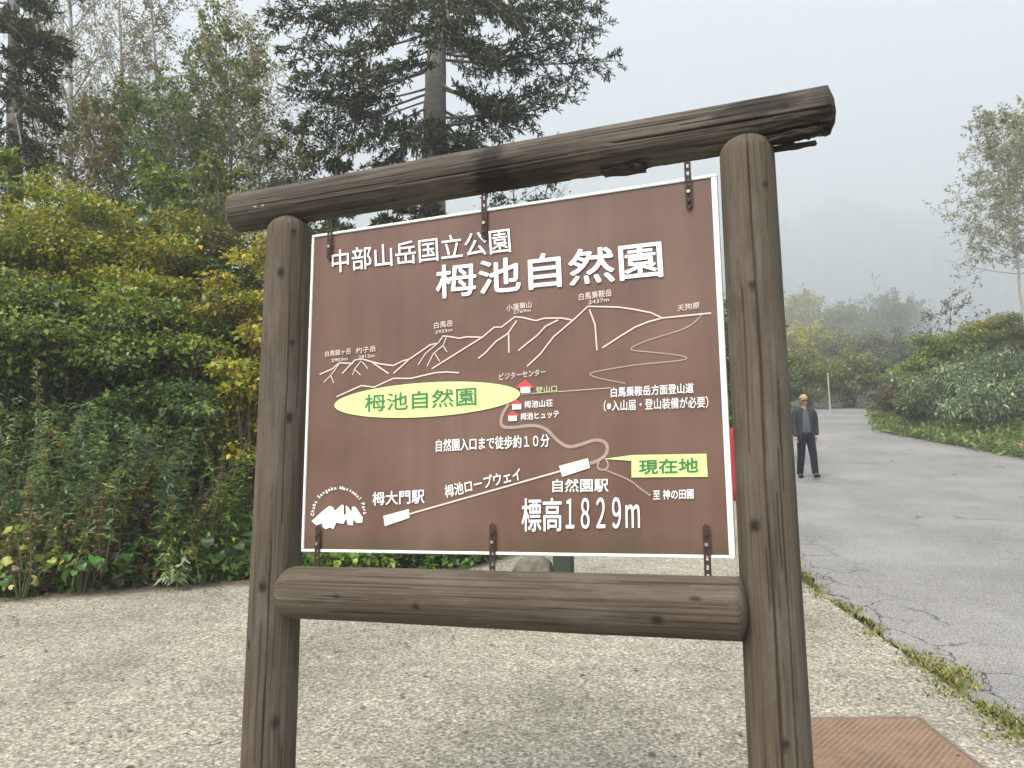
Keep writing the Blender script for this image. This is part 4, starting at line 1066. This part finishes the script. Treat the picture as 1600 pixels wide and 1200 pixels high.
herb('low dark weed with scattered yellow leaves at the slope foot', 290, 7.5, 770, 7, .5, [(4, G_DARK), (3, G_MID), (1, YEL)], 132, leaf=.11, n_leaf=36, aspect=.45)
round_leaf_plant('wilting plant with large lime yellow leaves near the left edge', 72, 6.98, 9, .17, .62, .30, [(3, (.33, .36, .07)), (2, (.24, .31, .06)), (1, (.40, .33, .12))], 140)
round_leaf_plant('yellowed plant with drooping leaves low at the pavement edge', 60, 6.86, 6, .13, .30, .16, [(3, (.42, .37, .12)), (1, DRY)], 141)
round_leaf_plant('broad bright green butterbur leaves at the pavement edge', 150, 7.1, 11, .20, .36, .34, [(3, (.10, .23, .03)), (2, (.07, .16, .03))], 142)
round_leaf_plant('dark green butterbur with one pale leaf beside the left post', 345, 7.55, 16, .22, .48, .46, [(4, (.045, .105, .025)), (1, (.16, .30, .05)), (2, (.06, .13, .03))], 143)
round_leaf_plant('pair of broad drooping green leaves midway up the slope', 165, 7.5, 3, .34, .95, .16, [(1, (.06, .12, .06))], 144, long=1.3)
round_leaf_plant('small dark green dock plant at the left edge of the pavement', 15, 6.95, 12, .13, .26, .40, [(1, (.05, .11, .025))], 145)
herb('pale variegated plant spilling whitish leaves on to the pavement', 295, 7.32, 838, 6, .16, [(3, (.42, .50, .27)), (2, (.20, .30, .10))], 146, leaf=.15, n_leaf=20, up=-.35, lean=.35, name='variegated_plant', cat='plant')
herb('arching green knotweed beside the pale variegated plant', 262, 7.45, 822, 7, .30, [(3, (.09, .17, .035)), (2, (.13, .21, .05))], 147, leaf=.14, aspect=.38, n_leaf=26, lean=.5)
round_leaf_plant('yellow green plant under the left end of the map panel', 540, 7.85, 16, .13, .20, .36, [(3, (.26, .33, .05)), (2, (.13, .22, .04))], 148)
round_leaf_plant('one large lime leaved plant under the map panel', 608, 8.1, 7, .24, .34, .26, [(3, (.22, .34, .06)), (1, (.1, .2, .04))], 149)
herb('leafy green weed mat below the middle of the map panel', 660, 7.95, 836, 10, .45, [(3, (.07, .16, .03)), (3, (.11, .21, .045))], 150, leaf=.10, aspect=.5, n_leaf=30, lean=.5)
herb('small green weed ending the planting under the map panel', 722, 8.2, 842, 7, .30, [(3, (.09, .18, .035)), (2, (.05, .12, .025))], 151, leaf=.10, aspect=.45, n_leaf=24, lean=.5)
shrub('low shrub hidden behind the left half of the map panel', 640, 9.6, 640, 260, PD, 152, dens=.8)
shrub('green shrub beyond the concrete behind the right half of the panel', 905, 11.8, 560, 260, PG, 153, dens=.8)
shrub('tall leafy shrub glimpsed between the map panel and the right post', 1128, 19.5, 470, 190, PG, 154, leaf=.09, dens=.9)

# ================================================================== TREES, LEFT AND BEHIND
BIR = [(4, (.075, .085, .030)), (3, (.12, .115, .045)), (2, (.16, .13, .055)), (1, (.20, .16, .05))]
BARE = [(3, (.32, .29, .15)), (3, (.25, .25, .11)), (2, (.36, .28, .15))]
sparse_tree('slender pale trunked birch nearly bare, rising beside the left fir', 108, 14.5, -190, 106, .075, BARE, 201, n_br=54, br_len=1.8, leaf=.055, leaves=4, bark=PALEBARK, start=.3, name='birch_tree', sub=6, twigs=4, up=1.3)
sparse_tree('thin bare birch with a few brown leaves behind the slender one', 178, 16.0, -150, 172, .065, BARE, 202, n_br=52, br_len=1.9, leaf=.06, leaves=5, bark=PALEBARK, start=.35, name='birch_tree', sub=6, twigs=4, up=1.4)
sparse_tree('tall open tree with olive leaf sprays at the top of the frame', 232, 15.0, -60, 240, .07, [(3, (.21, .20, .07)), (2, (.27, .22, .09)), (1, BRN)], 203, n_br=36, br_len=1.6, leaf=.06, leaves=4, bark=BARK, start=.3, sub=6, twigs=4, up=1.1)
sparse_tree('leafy dark green tree filling the gap above the shrubs', 262, 12.5, 150, 268, .06, [(4, (.085, .135, .030)), (3, (.145, .19, .04)), (1, OLIVE)], 204, n_br=50, br_len=1.8, leaf=.07, leaves=8, crown_pow=.6, start=.28, sub=6, twigs=4, up=.7)
sparse_tree('green tree with dense small leaves just left of the great fir', 345, 13.0, 90, 340, .06, [(4, (.095, .135, .030)), (3, (.16, .19, .04)), (1, (.26, .24, .05))], 205, n_br=50, br_len=1.7, leaf=.065, leaves=8, crown_pow=.6, start=.28, sub=6, twigs=4, up=.9)
sparse_tree('greyish brown leaved tree whose rounded top ends before the fir', 352, 16.5, 28, 330, .07, [(3, (.32, .28, .12)), (3, (.25, .23, .09)), (1, (.36, .29, .12))], 206, n_br=46, br_len=2.1, leaf=.06, leaves=7, start=.35, sub=6, twigs=4, up=1.2)
sparse_tree('thin dry leaved birch whose twigs meet the left side of the great fir', 405, 17.5, 95, 400, .06, BARE, 213, n_br=42, br_len=1.7, leaf=.06, leaves=5, bark=PALEBARK, start=.3, name='birch_tree', sub=6, twigs=5, up=1.3)
sparse_tree('bare grey birch between the dark fir and the slender birch', 62, 17.0, -120, 60, .06, BARE, 214, n_br=40, br_len=1.8, leaf=.06, leaves=4, bark=PALEBARK, start=.3, name='birch_tree', sub=6, twigs=5, up=1.3)
sparse_tree('small leaved green tree between the rusty sapling and the leafy dark one', 195, 13.2, 175, 195, .05, [(4, (.10, .14, .035)), (3, (.17, .195, .045)), (1, OLIVE)], 218, n_br=48, br_len=1.5, leaf=.062, leaves=9, start=.25, sub=6, twigs=4, up=.8, crown_pow=.6)
sparse_tree('yellow green sapling rising from the shrubs at the far left', 30, 10.2, 235, 40, .03, PGY, 215, n_br=26, br_len=.9, leaf=.075, leaves=8, start=.3, sub=5, twigs=4, up=.8, name='sapling')
sparse_tree('light green sapling rising from the shrubs left of the left post', 235, 10.4, 262, 240, .03, [(3, G_LITE), (3, G_MID), (1, G_YEL)], 216, n_br=26, br_len=.9, leaf=.075, leaves=8, start=.3, sub=5, twigs=4, up=.8, name='sapling')
sparse_tree('olive sapling just behind the left end of the top beam', 350, 10.8, 255, 350, .03, [(3, OLIVE), (2, G_LITE), (1, BRN)], 217, n_br=26, br_len=.9, leaf=.075, leaves=7, start=.3, sub=5, twigs=4, up=.8, name='sapling')
sparse_tree('rusty brown sapling standing behind the golden crowned shrub', 130, 11.0, 178, 126, .04, [(3, (.20, .15, .07)), (3, (.15, .14, .05)), (1, (.24, .20, .06))], 207, n_br=32, br_len=.95, leaf=.065, leaves=8, start=.25, sub=5, twigs=3, up=1.0)
sparse_tree('small green maple below the fir behind the top beam', 455, 12.5, 175, 470, .05, [(4, (.06, .075, .02)), (2, (.12, .12, .03)), (1, BRN)], 208, n_br=34, br_len=1.1, leaf=.065, leaves=7, start=.25, sub=5, twigs=4, up=.8)
sparse_tree('nearly leafless sapling just above the middle of the top beam', 880, 15.0, 205, 830, .03, [(2, (.12, .085, .05))], 209, n_br=20, br_len=1.2, leaf=.05, leaves=1, start=.4, sub=4, twigs=2, up=.5)
sparse_tree('leafy tree seen in the slot between beam and panel right of the fir', 800, 14.0, 268, 800, .05, [(4, (.05, .07, .025)), (2, (.09, .1, .035))], 210, n_br=30, br_len=1.5, leaf=.07, leaves=7, start=.25, sub=5, twigs=3, up=.5)

def fir(label, base_px, d, trunk, tips, seed, extra=0, nl=.105, dens=1.0, lo=.6):
    """trunk: list of (px, py, radius) at depth d; tips: (px, py, depth offset, start py, sag)"""
    rng = np.random.default_rng(seed); x, y, z = ground_at(base_px, d); o = np.array([x, y, z - .2])
    root = thing('fir_tree', label, 'tree', tuple(o)); T = Tubes(); B = Tubes(); L = Leaves()
    tp = np.array([at(px, py, d) - o for px, py, r in trunk]); tp = np.concatenate([[np.array([0, 0, 0.])], tp]); tr = np.array([trunk[0][2] * 1.25] + [r for *_, r in trunk])
    zz = np.linspace(0, tp[-1][2], 40); pts = np.stack([np.interp(zz, tp[:, 2], tp[:, 0]), np.interp(zz, tp[:, 2], tp[:, 1]), zz], 1); rad = np.interp(zz, tp[:, 2], tr)
    pts[:, :2] += np.cumsum(rng.normal(0, .012, (40, 2)), axis=0) * .5
    T.add(pts, rad * (1 + .06 * rng.normal(0, 1, 40)), 10)
    on = lambda h: np.array([np.interp(h, zz, pts[:, k]) for k in range(3)])
    for px, py, do, spy, sag in tips:
        tip = at(px, py, d + do) - o; s = on((at(trunk[0][0], spy + rng.normal(0, 22), d) - o)[2])
        needle_branch(rng, B, L, s, tip, sag + rng.normal(0, .05), rad=.018 + .016 * rng.random(), nl=nl, dens=dens, bare=rng.uniform(.12, .42))
    H = tp[-1][2]
    for k in range(extra):
        h = H * (lo + (.98 - lo) * (k + rng.random()) / extra); a = rng.uniform(0, 2 * pi); ln = 2.9 * (1 - max(0, h / H - .4) / .66) ** .8 * rng.uniform(.6, 1.1) + .25
        s = on(h); tip = s + np.array([cos(a) * ln, sin(a) * ln * .9, rng.normal(.0, .2) * ln]); needle_branch(rng, B, L, s, tip, .12, rad=.022, nl=nl, dens=dens * .75, bare=.3)
    obj('trunk', T.mesh('trunk'), BARK, root); obj('branches', B.mesh('branches'), BARK, root); obj('crown', L.mesh('crown', .1, .05), LEAF, root)
    return root
TIPS = [(660, 228, -1.2, 195, .0), (712, 215, -1.3, 185, .02), (635, 205, -1.5, 165, .02), (770, 250, .6, 200, .05), (610, 285, -.9, 215, 0), (965, 95, .3, 130, .10), (935, 45, -.5, 60, .06), (905, 120, -1.0, 170, .12), (900, 15, .8, -10, .02), (825, 195, -.5, 120, -.05), (780, 215, .6, 140, -.06), (815, 105, 1.4, 90, .1), (940, 10, 0, 40, .05), (865, 75, 1.0, 90, .08), (850, 130, -.3, 190, .15),
        (800, 165, -1.2, 130, .02), (880, 40, -1.3, 20, .04), (810, 40, -1.5, -20, 0), (770, 20, 1.3, -30, 0), (760, 75, -1.6, 30, 0),
        (418, 25, 0, 10, .08), (445, 75, -.8, 60, .08), (470, 115, -1.2, 90, .10), (480, 180, -.5, 130, -.05), (485, 250, .2, 150, -.10), (520, 160, 1.0, 110, .05), (550, 75, -1.5, 50, .06), (590, 110, -1.8, 80, .05), (610, 30, -1.8, 0, .02),
        (560, 290, -.5, 170, -.12), (500, 215, .8, 140, -.05), (455, 140, .5, 95, .1), (505, 30, .6, -10, .04), (560, 15, 1.2, -30, 0), (450, 5, -.4, 0, .05), (540, 235, -1, 160, -.02),
        (700, 30, -2.0, -30, 0), (690, 70, -1.7, 10, .02), (760, 240, -.6, 190, .08), (715, 235, -1.0, 200, .05), (600, 260, .6, 200, .06)]
fir('great fir with a thick grey trunk rising behind the middle of the sign', 672, 13.0, [(680, 240, .20), (684, 120, .18), (690, 0, .155), (694, -200, .10), (698, -420, .02)], TIPS, 301, extra=18, dens=.72, nl=.11)
TIPL = [(92, 75, 0, 40, .06), (70, 120, -.6, 60, -.05), (70, 20, .6, -20, .02), (85, 60, -.9, 20, .05), (55, 85, -1.2, 40, .04), (88, 172, .4, 130, .04), (78, 190, -.3, 140, .02), (40, 165, -1.3, 120, .03), (60, 245, 0, 190, -.02), (35, 255, -1, 180, .05), (-40, 60, -.5, 20, .05), (-80, 120, 0, 70, .05), (-60, 200, -.7, 140, .03), (15, 40, -1.5, -10, 0), (-50, 10, .5, -40, 0), (55, 0, -.5, -40, .03)]
fir('dark fir half cut off by the left edge of the picture', 22, 12.0, [(22, 260, .13), (24, 120, .11), (26, 0, .09), (28, -220, .02)], TIPL + [(70, 280, .3, 210, .0), (-10, 285, -.4, 200, 0)], 302, extra=5, lo=.7, dens=.8)
def small_conifer(label, px, d, top, wid, seed, pal=NEEDLE, nl=.10, whorls=12, dens=.9, group=None, name='fir_tree'):
    rng = np.random.default_rng(seed); x, y, z = ground_at(px, d); H = at(px, top, d)[2] - z; R = wid / FPX * d / 2
    root = thing(name, label, 'tree', (x, y, z - .1), 0, group); T = Tubes(); B = Tubes(); L = Leaves()
    T.add(np.stack([np.zeros(8), np.zeros(8), np.linspace(0, H, 8)], 1), np.linspace(.018 * H + .02, .01, 8), 6)
    for w in range(whorls):
        f = .08 + .9 * w / whorls; n_ = 6 if w < whorls - 2 else 4
        for k in range(n_):
            a = k * 2 * pi / n_ + w * .7 + rng.normal(0, .2); ln = R * (1.02 - f) * rng.uniform(.75, 1.2) + .05 * R
            s = np.array([0, 0, H * f]); needle_branch(rng, B, L, s, s + np.array([cos(a) * ln, sin(a) * ln, -.12 * ln]), .04, pal=pal, rad=.012 + .004 * R, nl=nl, dens=dens, bare=.12, twl=.16 * R + .08)
    obj('trunk', T.mesh('trunk'), BARK, root); obj('branches', B.mesh('branches'), BARK, root); obj('crown', L.mesh('crown', .1, .05), LEAF, root); return root
small_conifer('young fir below the great fir peeping over the left half of the beam', 515, 11.5, 205, 210, 310)
small_conifer('young fir at the foot of the great trunk just above the beam', 655, 12.0, 212, 230, 311)
small_conifer('low dark fir showing in the slot between beam and panel', 600, 11.0, 300, 220, 312)

# ================================================================== ACROSS THE ROAD AND IN THE MIST
SASA = [(4, (.10, .155, .055)), (3, (.18, .235, .11)), (2, (.36, .41, .27)), (2, (.06, .10, .03))]
shrub('large glossy bamboo grass clump at the right edge of the picture', 1565, 24.0, 588, 220, SASA, 401, leaf=.17, aspect=.28, dens=1.9, low=.05, ragged=.26, flat=.75, name='bamboo_grass_clump', cat='bamboo grass', stem=GSTEM)
shrub('bamboo grass clump left of the largest one by the road', 1470, 26.5, 578, 160, SASA, 402, leaf=.17, aspect=.28, dens=1.9, low=.05, ragged=.26, flat=.75, name='bamboo_grass_clump', cat='bamboo grass', stem=GSTEM)
shrub('bamboo grass clump with paler leaves behind the roadside pair', 1568, 27.5, 548, 150, SASA, 403, leaf=.17, aspect=.30, dens=1.9, low=.1, ragged=.26, flat=.75, name='bamboo_grass_clump', cat='bamboo grass', stem=GSTEM)
shrub('green shrub with yellow tips in front of the leafless small tree', 1495, 30.5, 512, 150, [(4, (.20, .27, .05)), (3, (.30, .32, .05)), (2, G_MID)], 404, leaf=.10, dens=1.2, toppal=PGY)
shrub('orange yellow autumn shrub under the right birch', 1556, 31.5, 495, 120, PYO, 405, leaf=.10, dens=1.1, toppal=[(2, (.42, .26, .06)), (3, YEL), (2, G_YEL)])
shrub('olive brown shrub at the right edge behind the orange one', 1600, 30.5, 478, 130, [(3, OLIVE), (2, G_YEL), (2, G_LITE)], 406, leaf=.10, dens=1.2)
shrub('reddish brown thin shrub where the verge narrows', 1412, 31, 590, 120, [(3, BRN), (2, (.15, .09, .06)), (2, OLIVE)], 407, leaf=.12, dens=.9)
shrub('bright yellow green shrub rising behind the paler bamboo grass', 1440, 31, 552, 110, [(4, (.20, .27, .05)), (3, (.26, .28, .05)), (2, G_MID)], 409, leaf=.10, dens=1.1)
shrub('green shrub at the near side of the reddish thin one', 1435, 27.5, 610, 90, PG, 408, leaf=.12, dens=1.2)
RB = [(3, (.30, .30, .18)), (3, (.24, .25, .14)), (2, (.40, .37, .25))]
sparse_tree('pale sparse birch leaning in at the right edge above the yellow shrubs', 1562, 27, 190, 1612, .06, RB, 410, n_br=60, br_len=2.2, leaf=.085, leaves=12, crown_pow=.5, bark=PALEBARK, start=.44, name='birch_tree', sub=6, twigs=4, up=.5)
sparse_tree('second birch mostly outside the right edge of the picture', 1625, 28.5, 170, 1660, .07, RB, 411, n_br=60, br_len=2.3, leaf=.085, leaves=12, crown_pow=.5, bark=PALEBARK, start=.42, name='birch_tree', sub=6, twigs=4, up=.5)
sparse_tree('slender yellow green tree closing the view behind the capped walker', 1250, 170, 484, 1252, .16, MISTY, 450, n_br=60, br_len=8, leaf=.46, leaves=9, start=.03, crown_pow=.5, sub=6, twigs=4, up=1.3)
sparse_tree('yellow green tree between the marker pole and the grey green ones', 1312, 165, 506, 1312, .16, [(3, (.24, .26, .06)), (2, (.30, .28, .06)), (1, OLIVE)], 451, n_br=60, br_len=8, leaf=.46, leaves=9, start=.03, crown_pow=.5, sub=6, twigs=4, up=1.3)
sparse_tree('loose olive tree standing above the low dark bush', 1398, 160, 498, 1396, .16, [(3, (.16, .17, .05)), (2, (.22, .20, .06))], 452, n_br=60, br_len=8, leaf=.44, leaves=8, start=.03, crown_pow=.5, sub=6, twigs=4, up=1.2)
sparse_tree('small leafless tree with flat sprays in the mist', 1485, 38, 470, 1482, .06, [(3, (.09, .09, .05))], 412, n_br=16, br_len=2.2, leaf=.12, leaves=4, start=.5, sub=5, twigs=3, up=.35)
TR = dict(n_br=34, sub=6, twigs=4, start=.12, up=1.5, group='trees blurred by the mist past the bend')
sparse_tree('pale yellow leaved tree in the mist closest to the right post', 1262, 280, 472, 1258, .3, MISTY, 420, br_len=12.0, leaf=.62, leaves=8, **TR)
sparse_tree('slim yellowish tree directly behind the marker pole', 1302, 270, 505, 1297, .2, MISTY, 421, br_len=9.0, leaf=.62, leaves=8, **TR)
sparse_tree('grey green tree in the mist left of the tallest one', 1338, 255, 496, 1336, .3, MIST, 422, br_len=11.2, leaf=.62, leaves=8, **TR)
sparse_tree('tallest grey green tree in the mist past the bend', 1385, 250, 474, 1385, .3, MIST, 423, br_len=12.8, leaf=.62, leaves=9, **TR)
sparse_tree('faint olive tree in the mist right of the tallest one', 1432, 262, 488, 1430, .25, [(3, (.15, .15, .05)), (2, (.10, .11, .05))], 424, br_len=11.2, leaf=.62, leaves=8, **TR)
sparse_tree('short dark tree filling the gap left of the tallest misty one', 1360, 240, 522, 1360, .2, MIST, 429, br_len=10.5, leaf=.62, leaves=9, **TR)
shrub('wide olive thicket at the foot of the misty trees', 1385, 130, 556, 210, MIST, 440, leaf=.40, dens=1.3, low=.05, ragged=.2, flat=.7, yr=.5)
shrub('hazy yellow green scrub behind the crest bushes beside the right post', 1265, 74, 512, 130, MISTY, 442, leaf=.26, dens=1.2, low=.05, ragged=.3, flat=.8, yr=.5)
shrub('hazy olive scrub behind the crest bushes past the marker pole', 1350, 72, 518, 150, [(3, (.20, .20, .06)), (2, (.14, .16, .05)), (1, BRN)], 443, leaf=.26, dens=1.2, low=.05, ragged=.3, flat=.8, yr=.5)
shrub('hazy grey green scrub in the notch left of the bamboo grass', 1430, 70, 522, 120, MIST, 444, leaf=.26, dens=1.2, low=.05, ragged=.3, flat=.8, yr=.5)
shrub('yellow green thicket below the pale yellow misty tree', 1275, 128, 552, 150, MISTY, 441, leaf=.40, dens=1.3, low=.05, ragged=.2, flat=.7, yr=.5)
shrub('yellow brown bush at the crest of the road left of the marker pole', 1258, 43, 548, 90, [(2, BRN), (3, (.26, .22, .05)), (3, G_LITE)], 425, leaf=.13, dens=1.0, ragged=.3, flat=.7)
shrub('olive yellow bush at the crest of the road right of the marker pole', 1325, 44, 552, 110, [(3, (.26, .22, .06)), (1, BRN), (3, G_LITE)], 426, leaf=.13, dens=1.0, ragged=.3, flat=.7)
shrub('low dark bush where the crest meets the green verge', 1382, 43, 560, 90, [(3, G_MID), (2, BRN), (2, OLIVE)], 427, leaf=.13, dens=1.0, ragged=.3, flat=.7)
shrub('dark green bush behind the capped walker', 1222, 40, 580, 70, PD, 428, leaf=.15, dens=1.2)
FARN = [(3, (.03, .045, .025)), (2, (.04, .06, .03))]
for k, (px, d, top, wid, lb) in enumerate(((1240, 980, 338, 40, 'faint distant fir nearest the right post'), (1352, 1010, 370, 36, 'faint distant fir left of the tallest far one'), (1408, 960, 340, 42, 'tallest faint distant fir above the misty trees'), (1462, 1020, 366, 36, 'faint distant fir nearest the right birch'), (1285, 900, 396, 36, 'shortest faint distant fir in the fog'))):
    small_conifer(lb, px, d, top, wid, 430 + k, pal=FARN, nl=1.7, whorls=18, dens=.06, group='firs fading into the fog')

# the wood on the hillside: hundreds of conifers that read as one mass in the fog
rng = np.random.default_rng(77); L = Leaves()
for k in range(900):
    d = 690 + 470 * rng.random() ** .85; px = rng.uniform(1120, 1640) if k % 4 else rng.uniform(-200, 1120); x = (px - 800) / FPX * d; z = height(x, d)
    H = rng.uniform(22, 40); R = H * rng.uniform(.13, .20); n_ = 90
    f = rng.uniform(.06, 1, n_) ** .8; a = rng.uniform(0, 2 * pi, n_); r = R * (1.02 - f) * rng.uniform(.3, 1, n_)
    P = np.stack([x + r * np.cos(a) * .4, d + r * np.sin(a) * .4, z + H * f], 1)
    L.add(P, np.stack([np.cos(a), np.sin(a), np.full(n_, -.25)], 1), np.array([0, 0, 1.]) + rng.normal(0, .5, (n_, 3)), R * (1.1 - f) * rng.uniform(.6, 1.1, n_) + .5, R * (1.1 - f) * .5 + .3, pick(rng, [(3, (.035, .05, .03)), (2, (.05, .065, .03)), (.6, (.11, .10, .04))], n_))
tag(obj('far_forest', L.mesh('far_forest'), LEAF), 'fog covered conifer wood on the far slope', 'forest', kind='stuff')

# ================================================================== MOUNTAIN FOG
hz, n, l, b = mat('fog'); n.remove(b)
pv = n.new('ShaderNodeVolumePrincipled'); pv.inputs['Color'].default_value = (.90, .95, .975, 1); pv.inputs['Density'].default_value = HAZE; pv.inputs['Anisotropy'].default_value = .2
l.new(pv.outputs[0], n['Material Output'].inputs['Volume'])
bm = bmesh.new(); bm_box(bm, (0, 625, 240), (1440, 1370, 510))
tag(obj('haze', bm_mesh(bm, 'haze'), hz), 'pale mountain fog thickening up the road', 'fog', kind='stuff')
